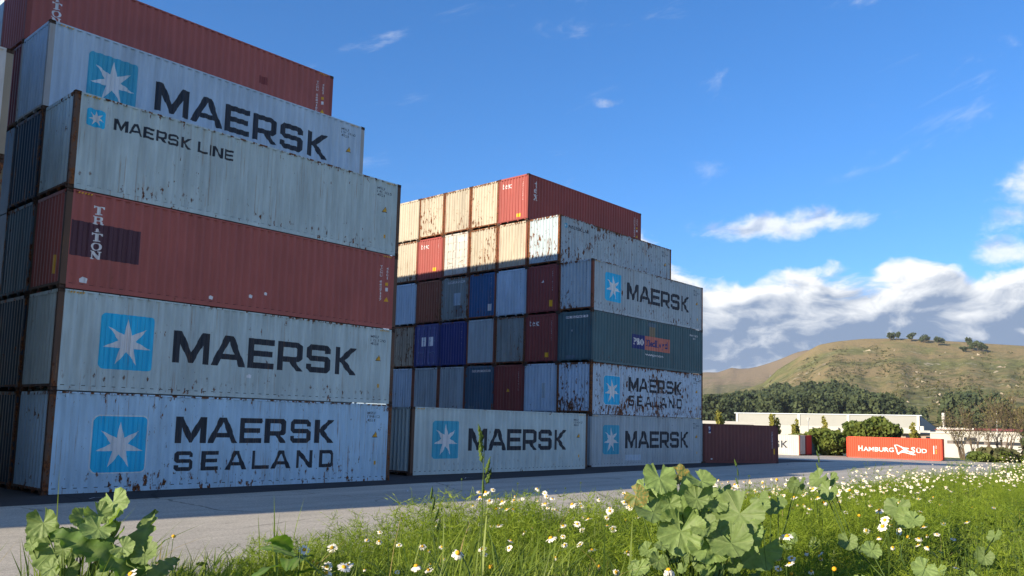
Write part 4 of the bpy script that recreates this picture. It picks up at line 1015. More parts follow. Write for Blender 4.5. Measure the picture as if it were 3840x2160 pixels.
# ------------------------------------------------------------------ buildings beyond the yard
M_CLAD = simple('grey_cladding', (0.25, 0.26, 0.25), 0.5, 0.0, var=0.05, scale=0.3)
M_ROOFM = simple('roof_metal', (0.40, 0.45, 0.52), 0.4, 0.2, var=0.06, scale=0.2)
M_WALLW = simple('white_wall', (0.42, 0.41, 0.38), 0.8, var=0.06, scale=0.4)
M_WALLD = simple('dark_wall', (0.16, 0.14, 0.13), 0.8, var=0.1, scale=0.4)
M_GLASS = simple('window_glass', (0.03, 0.035, 0.045), 0.15, 0.0, var=0.1, scale=1)
M_REDROOF = simple('red_roof', (0.36, 0.085, 0.06), 0.8, var=0.15, scale=0.4)
M_TRIM = simple('white_trim', (0.50, 0.49, 0.46), 0.6, var=0.03)
GZ = -2.6
def wall_quad(a, b, z0, z1, th=0.3, za=None, zb=None):
    """wall slab from a to b (x, y), optionally with a sloping top"""
    a = np.array(a, float); b = np.array(b, float); d = b-a; n = np.array([-d[1], d[0]])/np.linalg.norm(d)*th
    za = z1 if za is None else za; zb = z1 if zb is None else zb
    m = MB(); m.prism([(a[0], a[1], z0), (b[0], b[1], z0), (b[0], b[1], zb), (a[0], a[1], za)], (n[0], n[1], 0)); return m
def warehouse():
    A = (231.8, 99.3); B = (239.9, 47.6); Cc = (273.2, 52.9); t = empty('warehouse', (0, 0, 0))
    D = (A[0]+Cc[0]-B[0], A[1]+Cc[1]-B[1])
    wall_quad(A, B, GZ, 3.70, -0.3).build('lower_wall', M_WALLW, t, )
    # ribbed cladding: real folds along the front
    a = np.array(A); b = np.array(B); d = (b-a)/np.linalg.norm(b-a); L = np.linalg.norm(b-a); nn = np.array([d[1], -d[0]]); nn = nn if nn[0] < 0 else -nn
    n = 104; V, F = [], []
    for i in range(n*2+1):
        s = L*i/(n*2); o = 0.12+(0.05 if i % 2 else 0.0); p = a+d*s+nn*o
        V += [(p[0], p[1], 3.705), (p[0], p[1], 7.10)]
        if i: F.append((2*i-2, 2*i, 2*i+1, 2*i-1))
    link('cladding', np_mesh('cladding', V, F), t, M_CLAD)
    for s in (0.0, 0.36, 0.63, 0.985):
        p = a+d*L*s+nn*0.2; q = p+d*0.7; MB().prism([(p[0], p[1], 3.2), (q[0], q[1], 3.2), (q[0], q[1], 7.1), (p[0], p[1], 7.1)], (nn[0]*0.2, nn[1]*0.2, 0)).build('downpipe', M_TRIM, t)
    p = a+nn*0.5-d*0.5; q = b+nn*0.5+d*0.5
    MB().prism([(p[0], p[1], 7.11), (q[0], q[1], 7.11), (q[0], q[1], 7.32), (p[0], p[1], 7.32)], (-nn[0]*1.0, -nn[1]*1.0, 0)).build('gutter', M_ROOFM, t)
    MB().add([(A[0], A[1], 7.2), (B[0], B[1], 7.2), (Cc[0], Cc[1], 4.4), (D[0], D[1], 4.4)], [(0, 1, 2, 3)]).build('roof', M_ROOFM, t)
    wall_quad((B[0]+0.3, B[1]), Cc, GZ, 7.0, 0.3, za=7.05, zb=4.3).build('end_wall', simple('blue_grey_cladding', (0.20, 0.25, 0.32), 0.5, var=0.05), t)
    for s in (0.16, 0.44, 0.58):         # sloping buttress shadows on the white wall come from these fins
        p = a+d*L*s+nn*0.05; MB().prism([(p[0], p[1], GZ), (p[0]+d[0]*0.4, p[1]+d[1]*0.4, GZ), (p[0]+d[0]*0.4, p[1]+d[1]*0.4, 3.4), (p[0], p[1], 3.4)], (nn[0]*1.6, nn[1]*1.6, 0)).build('buttress', M_WALLW, t)
    tag(t, 'long warehouse with grey ribbed upper wall and white lower wall', 'warehouse')
warehouse()
def low_office():
    t = empty('office_block', (0, 0, 0)); A = (163.0, 83.0); B = (177.8, 66.8); D = (183, 71.5)
    wall_quad(A, B, GZ, 3.35, 0.3).build('wall', M_WALLW, t); wall_quad(B, D, GZ, 3.2, 0.3).build('wall', M_WALLD, t)
    wall_quad((A[0]-0.3, A[1]+0.1), (B[0]+0.1, B[1]-0.3), 3.36, 4.05, 6.0).build('fascia', M_TRIM, t)
    wall_quad((178.3, 67.6), (182.6, 71.2), 1.0, 3.0, -0.06).build('window', M_GLASS, t)
    tag(t, 'low white flat-roofed building in front of the warehouse', 'building')
low_office()
def canopy():
    t = empty('canopy_building', (0, 0, 0))
    wall_quad((193, 38.5), (196.5, 32.0), GZ, 2.2, 0.3).build('wall', simple('tan_wall', (0.36, 0.28, 0.22), 0.8, var=0.08), t)
    wall_quad((196.5, 32.0), (204, 34), GZ, 2.2, 0.3).build('wall', M_WALLD, t)
    wall_quad((190.4, 38.2), (194.6, 32.2), 2.45, 2.95, 9.0).build('roof_slab', M_TRIM, t)
    for x, y in ((193.2, 35.9), (193.9, 34.8), (194.4, 34.0)): MB().box(x, x+0.7, y-0.45, y+0.45, 2.96, 3.9).build('air_conditioner', M_TRIM, t)
    for s in (0.2, 0.5, 0.78): wall_quad((193+3.5*s-0.1, 38.5-6.5*s), (193+3.5*(s+0.13)-0.1, 38.5-6.5*(s+0.13)), -0.5, 1.6, -0.05).build('window', M_GLASS, t)
    tag(t, 'tan building with a white overhanging roof and rooftop units', 'building')
canopy()
def white_building():
    t = empty('white_building', (0, 0, 0)); A = np.array((182.1, 28.7)); B = np.array((172.5, -8.0)); d = (B-A)/np.linalg.norm(B-A); L = np.linalg.norm(B-A)
    def q(s0, s1, z0, z1, off, mat, nm, th=0.3):
        n = np.array([d[1], -d[0]]); n = n if n[0] < 0 else -n
        p = A+d*L*s0+n*off; r = A+d*L*s1+n*off
        MB().prism([(p[0], p[1], z0), (r[0], r[1], z0), (r[0], r[1], z1), (p[0], p[1], z1)], (-n[0]*th, -n[1]*th, 0)).build(nm, mat, t)
    q(0, 1, GZ, 0.30, 0.0, M_WALLW, 'wall'); q(0, 1, 0.95, 2.45, 0.0, M_WALLW, 'wall'); q(0.10, 1, 0.302, 0.948, -0.15, M_WALLD, 'recess')
    q(0, 0.098, 0.302, 0.948, 0.0, M_WALLW, 'wall')
    for i in range(9): q(0.13+i*0.095, 0.13+i*0.095+0.07, 0.36, 0.90, -0.10, M_GLASS, 'window', 0.06)
    q(0.19, 0.26, 0.98, 1.7, 0.03, M_GLASS, 'window', 0.06)
    q(-0.01, 1.0, 2.452, 2.66, 0.25, M_TRIM, 'fascia', 12.0)
    tag(t, 'long white two-storey building behind the bare trees', 'building')
    t2 = empty('red_roofed_building', (0, 0, 0))
    wall_quad((222.6, 38.8), (221.0, 12.0), GZ, 3.35, 0.3).build('wall', M_WALLW, t2)
    MB().add([(222.0, 39.2, 3.30), (220.4, 11.6, 3.30), (226, 11.2, 3.9), (227.6, 38.8, 3.9)], [(0, 1, 2, 3)]).build('roof', M_REDROOF, t2)
    wall_quad((222.8, 38.6), (222.9, 30.0), 3.36, 3.9, 0.3).build('parapet', M_TRIM, t2)
    tag(t2, 'white building with a red roof behind the long white one', 'building')
white_building()
def mast():
    t = empty('antenna_mast', (223.0, 37.0, GZ))
    MB().tube([(0, 0, 0), (0, 0, 9.3)], [0.24, 0.17], 8).build('pole', M_TRIM, t)
    MB().tube([(0, 0, 8.5), (0, 0, 10.2)], 0.42, 10).build('radome', M_TRIM, t); MB().tube([(0, 0, 7.4), (0, 0, 8.1)], 0.36, 10).build('radome', M_TRIM, t)
    for a in range(3):
        x, y = 0.8*math.cos(a*2.09), 0.8*math.sin(a*2.09); MB().box(x-0.14, x+0.14, y-0.14, y+0.14, 5.6, 6.7).build('antenna', M_TRIM, t); MB().tube([(0, 0, 6.2), (x, y, 6.2)], 0.06, 5).build('bracket', M_STEEL, t)
    tag(t, 'white antenna mast rising behind the red roof', 'mast')
    t = empty('flag_pole', (159.6, 11.1, GZ)); MB().tube([(0, 0, 0), (0, 0, 9.0)], [0.10, 0.06], 8).build('pole', M_TRIM, t); MB().tube([(0, 0, 9.0), (0, 0, 9.12)], 0.10, 8).build('finial', M_TRIM, t)
    tag(t, 'thin white pole standing among the bare trees', 'pole')
    t = empty('street_lamp', (137.5, 36.4, float(yard_z(137.5, 0)))); g = 4.6-float(yard_z(137.5, 0))
    MB().tube([(0, 0, 0), (0, 0, g-0.6)], [0.11, 0.08], 8).build('pole', M_STEEL, t); MB().tube([(0, 0, g-0.62), (0, 0, g-0.1), (0, 0, g)], [0.14, 0.30, 0.16], 8).build('lamp_head', M_TRIM, t)
    tag(t, 'pale street lamp in front of the white warehouse wall', 'lamp')
mast()
# ------------------------------------------------------------------ trees and shrubs round the yard
def poplar(loc, h, wd, stems, label, seed, dens=900):
    rg = random.Random(seed); t = empty('poplar_tree', loc); lob = []
    trunk(t, h*0.8, 0.12)
    for i in range(stems):
        x = (i-(stems-1)/2)*wd/max(1, stems)+rg.uniform(-0.15, 0.15); hh = h*rg.uniform(0.62, 1.0)
        MB().tube([(0, 0, h*0.15), (x*0.8, 0, hh*0.5), (x, 0.1, hh*0.95)], [0.06, 0.04, 0.015], 5).build('limb', M_BARK, t)
        for k in range(6): lob.append((x*(0.75+0.25*k/5)+rg.uniform(-0.12, 0.12), rg.uniform(-0.3, 0.3), hh*(0.22+0.14*k), wd/stems*0.42*(1-0.13*k), 0.45, hh*0.11))
    crown(t, M_POPL, lob, dens*2, 0.12, seed); tag(t, label, 'tree', 'yellowing poplars before the warehouse')
gz = lambda x: float(yard_z(x, 0))
poplar((145.0, 57.9, gz(145)), 6.3-gz(145), 3.6, 4, 'yellow poplar rising above the short brown container', 1)
poplar((152.4, 49.7, gz(152)), 5.4-gz(152), 4.4, 7, 'bushy yellow poplar with many stems beside the lamp', 2, 1700)
poplar((150.4, 44.6, gz(150)), 4.6-gz(150), 2.0, 3, 'slim poplar above the white K container', 3)
poplar((154.1, 40.2, gz(154)), 5.2-gz(154), 1.9, 3, 'slim poplar in front of the white wall, beside the round bush', 4)
poplar((150.0, 22.2, gz(150)), 4.7-gz(150), 3.4, 5, 'feathery poplar above the HAMBURG SÜD container', 5, 800)
def bush(loc, w_, d_, h, label, seed, n=5200, mat=None, group='round bushes beside the yard', size=0.17):
    rg = random.Random(seed); t = empty('round_bush', loc)
    lob = [(rg.uniform(-0.5, 0.5)*w_*0.7, rg.uniform(-0.5, 0.5)*d_*0.7, h*rg.uniform(0.3, 0.78), w_*rg.uniform(0.16, 0.28), d_*rg.uniform(0.16, 0.3), h*rg.uniform(0.14, 0.24)) for _ in range(20)]
    lob += [(0, 0, h*0.42, w_*0.44, d_*0.44, h*0.42)]
    for k in range(4): MB().tube([(rg.uniform(-0.2, 0.2), rg.uniform(-0.2, 0.2), 0), (rg.uniform(-1, 1)*w_*0.2, rg.uniform(-1, 1)*d_*0.2, h*0.6)], [0.14, 0.05], 6).build('stem', M_BARK, t)
    crown(t, mat or M_BUSH, lob, n*2, size, seed, 0.3, name='crown')
    # solid core painted near black as the bush's inner shade; also blocks the sky
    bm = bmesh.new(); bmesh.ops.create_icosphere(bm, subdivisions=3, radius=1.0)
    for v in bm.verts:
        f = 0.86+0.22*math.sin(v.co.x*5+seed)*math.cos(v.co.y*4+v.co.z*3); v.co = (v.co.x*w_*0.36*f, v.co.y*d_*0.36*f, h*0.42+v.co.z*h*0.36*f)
    me = bpy.data.meshes.new('shade_core'); bm.to_mesh(me); bm.free(); link('shade_core', me, t, M_DARKIN)
    tag(t, label, 'bush', group)
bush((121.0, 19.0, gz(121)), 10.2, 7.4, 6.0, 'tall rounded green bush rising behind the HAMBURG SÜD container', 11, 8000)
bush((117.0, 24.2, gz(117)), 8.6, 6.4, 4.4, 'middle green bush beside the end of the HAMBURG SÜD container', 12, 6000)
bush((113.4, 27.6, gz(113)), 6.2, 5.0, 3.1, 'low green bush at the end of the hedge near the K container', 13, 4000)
bush((122.0, 3.0, gz(122)), 9.0, 5.0, 2.0, 'low scrubby bush at the end of the yard under the bare trees', 14, 3000, M_SCRUB, 'scrub at the end of the yard', 0.2)
bush((118.0, -3.5, gz(118)), 7.0, 4.0, 1.7, 'small scrubby bush between the yard and the daisy bank', 15, 2500, M_SCRUB, 'scrub at the end of the yard', 0.2)
bush((117.5, 4.0, gz(117)), 5.0, 3.0, 1.4, 'weedy clump just behind the corner of the red container', 16, 2000, M_BUSH, 'scrub at the end of the yard', 0.15)
def bare_tree(loc, h, spread, label, seed, group='bare trees at the end of the yard', leaves=0):
    rg = random.Random(seed); t = empty('bare_tree', loc); tr = MB(); br = MB(); tw = MB(); tips = []
    def grow(p, d, ln, r, lev, mb):
        pts = [p]; rr = [r]; q = Vector(p); dd = Vector(d)
        for k in range(3):
            dd = (dd+Vector((rg.uniform(-0.22, 0.22), rg.uniform(-0.22, 0.22), rg.uniform(-0.02, 0.16)))).normalized(); q = q+dd*ln/3; pts.append(tuple(q)); rr.append(max(0.022, r*(1-0.22*(k+1))))
        mb.tube(pts, rr, 5 if lev < 2 else 3, cap=False); tips.append(tuple(q))
        if lev < 4:
            for k in range(3 if lev < 3 else 2):
                a = rg.uniform(0, 6.28); s = spread*rg.uniform(0.5, 1.0); nd = (dd+Vector((math.cos(a)*s, math.sin(a)*s, rg.uniform(0.0, 0.4)))).normalized()
                i = rg.choice((1, 2, 3, 3)); grow(pts[i], nd, ln*rg.uniform(0.55, 0.78), rr[i]*0.66, lev+1, br if lev < 1 else tw)
    for k in range(rg.choice((2, 3))): grow((rg.uniform(-0.3, 0.3), rg.uniform(-0.3, 0.3), -0.2), (rg.uniform(-0.3, 0.3), rg.uniform(-0.3, 0.3), 1), h*0.36, 0.19, 0, tr)
    tr.build('trunk', M_BARE, t); br.build('branches', M_BARE, t); tw.build('twigs', M_BARE, t)
    if leaves:
        g = np.random.default_rng(seed); P = np.array(tips); P = P[g.integers(0, len(P), leaves)]+g.normal(size=(leaves, 3))*0.35
        V, F = cards(P, 0.06, g); link('crown', np_mesh('crown', V, F, np.repeat(g.random(leaves), 4)), t, M_OLIVE)
    tag(t, label, 'tree', group)
for i, (x, y, h, lab) in enumerate(((131.5, 9.6, 6.8, 'bare tree nearest to the red container'), (129.5, 7.3, 7.4, 'second bare tree from the red container, forked low'), (125.3, 4.4, 7.6, 'third bare tree from the red container, in front of the white wall'),
        (124.4, 2.3, 8.4, 'bare tree with spreading crown beside the thin white pole'), (128.4, 0.6, 8.0, 'last bare tree before the dark conifer at the frame edge'), (137.4, 5.8, 7.8, 'bare tree standing farther back against the white building'))):
    bare_tree((x, y, gz(x)), h*1.3, 0.75, lab, 40+i, leaves=650)
for i, (x, y, h, lab) in enumerate(((262, 22, 13.5, 'olive brown willow behind the red roof, first of the row'), (258, 12, 15.0, 'olive brown willow in the middle of the row behind the pole'), (255, 3, 14.5, 'tall olive brown willow behind the white building'), (250, -6, 13.0, 'olive brown willow at the end of the row by the frame edge'), (286, 30, 11.5, 'low olive willow between the warehouse end and the mast'))):
    t = empty('willow_tree', (x, y, GZ)); trunk(t, h*0.6, 0.3); rg = random.Random(70+i)
    lob = [(rg.uniform(-1, 1)*5, rg.uniform(-1, 1)*5, h*rg.uniform(0.35, 0.85), rg.uniform(1.6, 3.0), rg.uniform(1.6, 3.0), h*rg.uniform(0.10, 0.18)) for _ in range(12)]
    crown(t, M_OLIVE, lob, 1500, 0.26, 70+i, 0.5); tag(t, lab, 'tree', 'willows behind the buildings')
def conifer(loc, h, wd, label, seed):
    g = np.random.default_rng(seed); t = empty('conifer_tree', loc); trunk(t, h*0.95, 0.25); P = []
    for k in range(26):
        z = h*(0.08+0.9*k/25); r = wd*0.5*(1-k/26)**0.8
        for j in range(9):
            a = g.random()*6.28; L = r*(0.7+0.4*g.random())
            for s in np.linspace(0.25, 1, 5): P.append((math.cos(a)*L*s, math.sin(a)*L*s, z-0.25*L*s+0.1*g.normal()))
    P = np.array(P)+g.normal(size=(len(P), 3))*0.12; V, F = cards(P, 0.22, g, 0.6)
    link('crown', np_mesh('crown', V, F, np.repeat(g.random(len(P)), 4)), t, M_PINE); tag(t, label, 'tree')
conifer((128.2, -0.4, gz(128)), 8.6, 5.0, 'dark green conifer at the edge of the frame', 90)
def small_car(loc, rz, col, label):
    t = empty('parked_car', loc, rz); L, W2, h = 4.2, 0.86, 1.42
    pr = [(-L/2, 0.32), (-L/2, 0.72), (-L/2+0.15, 0.86), (-0.95, 0.92), (-0.45, 1.36), (0.95, h), (1.65, 0.98), (L/2-0.1, 0.88), (L/2, 0.70), (L/2, 0.32)]
    MB().prism([(x, -W2, z) for x, z in pr], (0, 2*W2, 0)).build('body', simple('car_paint_%d' % int(col[0]*1000), col, 0.3, 0.2, var=0.03), t)
    for s in (-1, 1):
        y = s*(W2+0.006); MB().add([(-0.85, y, 0.95), (0.05, y, 0.95), (0.05, y, 1.30), (-0.42, y, 1.28)], [(0, 1, 2, 3)]).build('window', M_GLASS, t); MB().add([(0.12, y, 0.95), (1.45, y, 0.97), (0.92, y, 1.32), (0.12, y, 1.31)], [(0, 1, 2, 3)]).build('window', M_GLASS, t)
    MB().add([(1.60, -0.7, 1.0), (1.60, 0.7, 1.0), (1.03, 0.62, 1.36), (1.03, -0.62, 1.36)], [(0, 1, 2, 3)]).build('rear_window', M_GLASS, t).location = (0.03, 0, 0.02)
    for x in (-1.3, 1.3):
        for s in (-1, 1): MB().tube([(x, s*0.72, 0.31), (x, s*0.90, 0.31)], 0.31, 14).build('wheel', M_RUBBER, t)
    for s in (-1, 1): MB().box(L/2-0.02, L/2+0.012, s*0.62-0.16, s*0.62+0.16, 0.66, 0.82).build('tail_light', simple('tail_red', (0.5, 0.02, 0.02), 0.3), t)
    tag(t, label, 'car', 'cars parked behind the bare trees')
small_car((160.9, 10.4, -2.15), R(150), (0.45, 0.03, 0.035), 'small red car parked under the bare trees')
small_car((158.0, 14.2, -2.15), R(60), (0.16, 0.20, 0.25), 'blue grey car parked beside the white building')
# ------------------------------------------------------------------ plants on the bank: (x, y, z, size) measured in metres
DAISY = [[-6.94,-22.92,1.77,0.042,0],[-6.15,-22.04,1.7,0.023,0],[-6.12,-22.1,1.7,0.033,0],[-5.9,-21.83,1.7,0.027,0],[-6.13,-22.26,1.7,0.028,0],[-6.07,-22.36,1.7,0.036,0],[-6.14,-22.48,1.7,0.023,0],[-6.01,-22.43,1.7,0.032,0],[-6.77,-23.11,1.78,0.042,0],[-6.48,-22.86,1.7,0.034,0],[-6.38,-22.76,1.7,0.021,0],[-6.82,-23.37,1.86,0.042,0],[-5.91,-22.6,1.7,0.04,0],[-6.01,-22.71,1.7,0.031,0],[-6.28,-23.01,1.71,0.024,1],[-5.78,-22.45,1.92,0.042,0],[-4.49,-21.18,1.8,0.042,0],[-5.43,-22.15,1.91,0.042,0],[-3.7,-20.56,1.74,0.042,0],[-4.98,-21.75,1.81,0.042,0],[-5.36,-22.21,1.86,0.042,0],[-4.32,-21.36,1.75,0.042,0],[-5.34,-22.23,1.82,0.042,0],[-4.88,-21.86,1.76,0.042,0],[-5.36,-22.19,1.73,0.042,0],[-5.24,-22.02,1.7,0.029,0],[-4.49,-21.12,1.7,0.036,0],[-5.46,-21.8,1.7,0.029,0],[-6.24,-22.69,1.7,0.017,0],[-5.11,-21.64,1.7,0.023,0],[-6.6,-22.81,1.7,0.02,0],[-5.67,-22.78,1.91,0.042,0],[-5.02,-22.37,1.72,0.042,0],[-6.23,-23.28,1.85,0.042,0],[-5.27,-22.3,1.7,0.037,0],[-5.12,-22.23,1.7,0.027,0],[-4.78,-21.92,1.72,0.042,0],[-4.24,-21.54,1.7,0.038,0],[-5.52,-22.95,1.7,0.039,0],[-5.83,-22.98,1.7,0.027,0],[-5.87,-23.25,1.7,0.034,0],[-5.94,-23.39,1.7,0.033,0],[-5.63,-23.23,1.73,0.042,0],[-5.19,-23.04,1.7,0.034,0],[-4.85,-22.57,1.81,0.042,0],[-4.66,-22.42,1.7,0.036,0],[-4.83,-22.58,1.71,0.042,0],[-3.84,-21.59,1.7,0.039,0],[-5.31,-22.66,1.88,0.042,0],[-4.4,-22.04,1.7,0.035,0],[-4.24,-21.65,1.7,0.033,0],[-6.23,-23.82,1.79,0.042,0],[-4.06,-22.24,1.7,0.036,0],[-5.12,-22.89,1.88,0.042,0],[-2.58,-21.09,1.7,0.036,0],[-4.31,-22.16,1.7,0.035,0],[-4.74,-22.23,1.7,0.032,0],[-4.34,-21.53,1.72,0.042,0],[-3.94,-21.02,1.7,0.041,0],[-6.74,-22.38,1.75,0.042,0],[-6.5,-22.24,1.72,0.042,0],[-6.13,-22.02,1.7,0.025,0],[-6.73,-22.53,1.7,0.041,0],[-6.82,-22.65,1.7,0.042,0],[-6.76,-22.7,1.73,0.042,0],[-6.7,-22.39,1.7,0.015,1],[-6.72,-22.45,1.7,0.018,1],[-6.66,-22.68,1.7,0.017,0],[-7.49,-22.47,1.75,0.042,0],[-6.86,-21.49,1.72,0.024,1],[-6.98,-21.46,1.7,0.02,1],[-7.41,-21.71,1.7,0.024,1],[-7.32,-21.72,1.7,0.022,1],[-5.19,-23.04,1.7,0.036,0],[-5.45,-23.11,1.7,0.042,0],[-5.08,-23.04,1.7,0.025,0],[-6.24,-23.82,1.8,0.042,0],[-5.93,-23.38,1.7,0.03,0],[-5.55,-23.94,1.87,0.042,0],[-5.0,-23.65,1.7,0.03,0],[-4.99,-23.71,1.7,0.034,0],[-5.33,-23.8,1.7,0.028,0],[-5.13,-23.66,1.7,0.022,0],[-4.88,-23.47,1.7,0.022,1],[-4.84,-23.51,1.7,0.032,0],[-5.39,-23.49,1.7,0.018,1],[-4.21,-22.27,1.77,0.042,0],[-4.33,-22.32,1.7,0.023,1],[-5.4,-23.89,1.7,0.018,1],[-3.05,-22.41,1.88,0.042,0],[-2.07,-21.93,1.8,0.042,0],[-2.2,-21.78,1.79,0.042,0],[-3.59,-22.99,1.97,0.042,0],[-1.34,-21.94,1.7,0.038,0],[-3.04,-22.41,1.82,0.042,0],[-2.08,-21.9,1.71,0.042,0],[-1.55,-21.76,1.7,0.037,0],[-3.51,-23.07,1.86,0.042,0],[-4.09,-22.25,1.7,0.032,0],[-3.58,-21.79,1.73,0.042,0],[-2.7,-21.2,1.71,0.042,0],[-4.56,-23.99,1.87,0.042,0],[-4.95,-24.11,1.88,0.042,0],[-3.47,-23.66,1.74,0.042,0],[-2.66,-23.39,1.7,0.036,0],[-3.57,-23.55,1.7,0.042,0],[-3.84,-23.72,1.85,0.042,0],[-2.04,-23.41,1.7,0.039,0],[-2.25,-23.41,1.7,0.038,0],[-3.34,-23.81,1.73,0.042,0],[-2.91,-23.54,1.7,0.029,0],[-3.51,-23.72,1.7,0.031,0],[-3.86,-23.88,1.72,0.024,1],[-3.71,-23.89,1.7,0.037,0],[-3.52,-23.88,1.7,0.033,0],[-3.4,-23.9,1.7,0.033,0],[-4.21,-23.91,1.7,0.032,0],[-4.75,-23.68,1.7,0.034,0],[-4.74,-23.74,1.7,0.032,0],[-4.9,-23.81,1.7,0.032,0],[-5.27,-23.92,1.7,0.033,0],[-5.45,-24.09,1.75,0.024,1],[-3.52,-23.49,1.78,0.024,1],[-2.92,-23.21,1.89,0.024,1],[-1.15,-23.3,1.7,0.033,0],[-2.71,-23.75,1.7,0.032,0],[-1.17,-23.55,1.7,0.036,0],[-1.21,-22.99,1.7,0.034,0],[-1.19,-22.91,1.7,0.03,0],[-0.63,-22.98,1.7,0.04,0],[-0.84,-23.14,1.7,0.031,0],[-2.68,-22.78,1.74,0.042,0],[-2.6,-22.9,1.7,0.032,0],[-4.31,-23.59,1.91,0.042,0],[-3.78,-23.34,1.89,0.042,0],[-2.0,-22.77,1.79,0.042,0],[-3.75,-23.38,1.97,0.042,0],[-2.12,-22.65,1.88,0.042,0],[1.37,-21.44,1.74,0.042,0],[-3.8,-23.32,1.94,0.042,0],[-1.2,-22.14,1.7,0.04,0]]
MR = [[-5.753,-23.472,2.077,0.099],[-5.737,-23.553,2.022,0.121],[-5.644,-23.609,2.068,0.081],[-5.693,-23.526,2.092,0.068],[-5.859,-23.428,2.005,0.067],[-5.851,-23.508,1.945,0.109],[-5.799,-23.583,1.936,0.108],[-5.706,-23.671,1.954,0.119],[-5.625,-23.773,1.948,0.138],[-5.829,-23.62,1.877,0.129],[-5.754,-23.68,1.9,0.072],[-5.788,-23.724,1.834,0.115],[-5.727,-23.787,1.842,0.118],[-5.675,-23.878,1.82,0.13],[-5.72,-23.726,1.895,0.065],[-5.69,-23.749,1.905,0.065],[-5.829,-23.47,2.0,0.087],[-5.806,-23.503,1.995,0.067],[-5.703,-23.62,1.999,0.067],[-5.612,-23.682,2.038,0.061],[-5.615,-23.717,2.005,0.06],[-5.661,-23.675,1.994,0.087],[-5.751,-23.619,1.952,0.043],[-5.815,-23.436,2.043,0.051],[-5.642,-23.683,2.007,0.053],[-5.788,-23.545,1.977,0.06],[-5.962,-23.551,1.809,0.051],[-5.914,-23.587,1.824,0.041],[-5.959,-23.601,1.775,0.053],[-6.03,-23.552,1.748,0.047],[-5.779,-23.831,1.763,0.047],[-5.639,-23.836,1.884,0.058]]
MR2 = [[-4.689,-23.504,1.923,0.066],[-4.744,-23.429,1.936,0.075],[-4.725,-23.485,1.891,0.062],[-4.747,-23.452,1.901,0.058],[-4.591,-23.556,2.008,0.063],[-4.571,-23.57,2.02,0.05]]
ML = [[-7.639,-22.074,1.893,0.073],[-7.645,-22.097,1.862,0.078],[-7.63,-22.169,1.806,0.107],[-7.459,-22.219,1.967,0.079],[-7.465,-22.255,1.918,0.063],[-7.503,-22.203,1.926,0.063],[-7.542,-22.17,1.913,0.063],[-7.481,-22.299,1.852,0.077],[-7.513,-22.236,1.879,0.078],[-7.566,-22.202,1.849,0.057],[-7.528,-22.21,1.888,0.052],[-7.555,-22.193,1.873,0.052],[-7.583,-22.214,1.817,0.064],[-7.608,-22.25,1.752,0.05],[-7.646,-22.207,1.75,0.05],[-7.679,-22.097,1.82,0.033],[-7.605,-22.157,1.848,0.031],[-7.607,-22.191,1.811,0.038],[-7.422,-22.417,1.802,0.064],[-7.468,-22.345,1.821,0.056],[-7.531,-22.237,1.855,0.057],[-7.5,-22.262,1.868,0.047],[-7.55,-22.242,1.827,0.062]]
MR3 = [[-4.281,-23.96,1.912,0.089],[-4.273,-23.602,1.97,0.075],[-4.132,-23.493,2.024,0.083],[-4.115,-23.55,2.017,0.073],[-4.421,-24.053,1.873,0.077],[-4.415,-24.08,1.871,0.06],[-5.026,-24.086,1.78,0.06],[-5.164,-24.341,1.751,0.066],[-4.293,-23.947,1.912,0.071],[-4.961,-23.964,1.798,0.059],[-4.804,-24.476,1.779,0.055],[-4.428,-24.435,1.83,0.048],[-4.2,-23.608,1.986,0.067],[-4.044,-23.497,2.045,0.059]]
M_GRASS = leaf_mat('grass_blades', (0.045, 0.100, 0.016), (0.24, 0.305, 0.050), 0.35, 0.45, (0.30, 0.24, 0.10))
M_FEATH = leaf_mat('mayweed_leaves', (0.11, 0.185, 0.016), (0.26, 0.335, 0.034), 0.4, 0.6)
M_WEED = leaf_mat('weed_leaves', (0.035, 0.085, 0.014), (0.105, 0.170, 0.030), 0.35, 0.5)
M_STALK = leaf_mat('stalks', (0.070, 0.120, 0.022), (0.150, 0.190, 0.045), 0.25, 0.6)
M_DRY = leaf_mat('dry_stalks', (0.22, 0.16, 0.07), (0.38, 0.28, 0.13), 0.25, 0.8)
M_PETAL = simple('daisy_petals', (0.68, 0.66, 0.58), 0.6, var=0.04, scale=30)
M_DISC = simple('daisy_centre', (0.62, 0.33, 0.010), 0.8, var=0.25, scale=300)
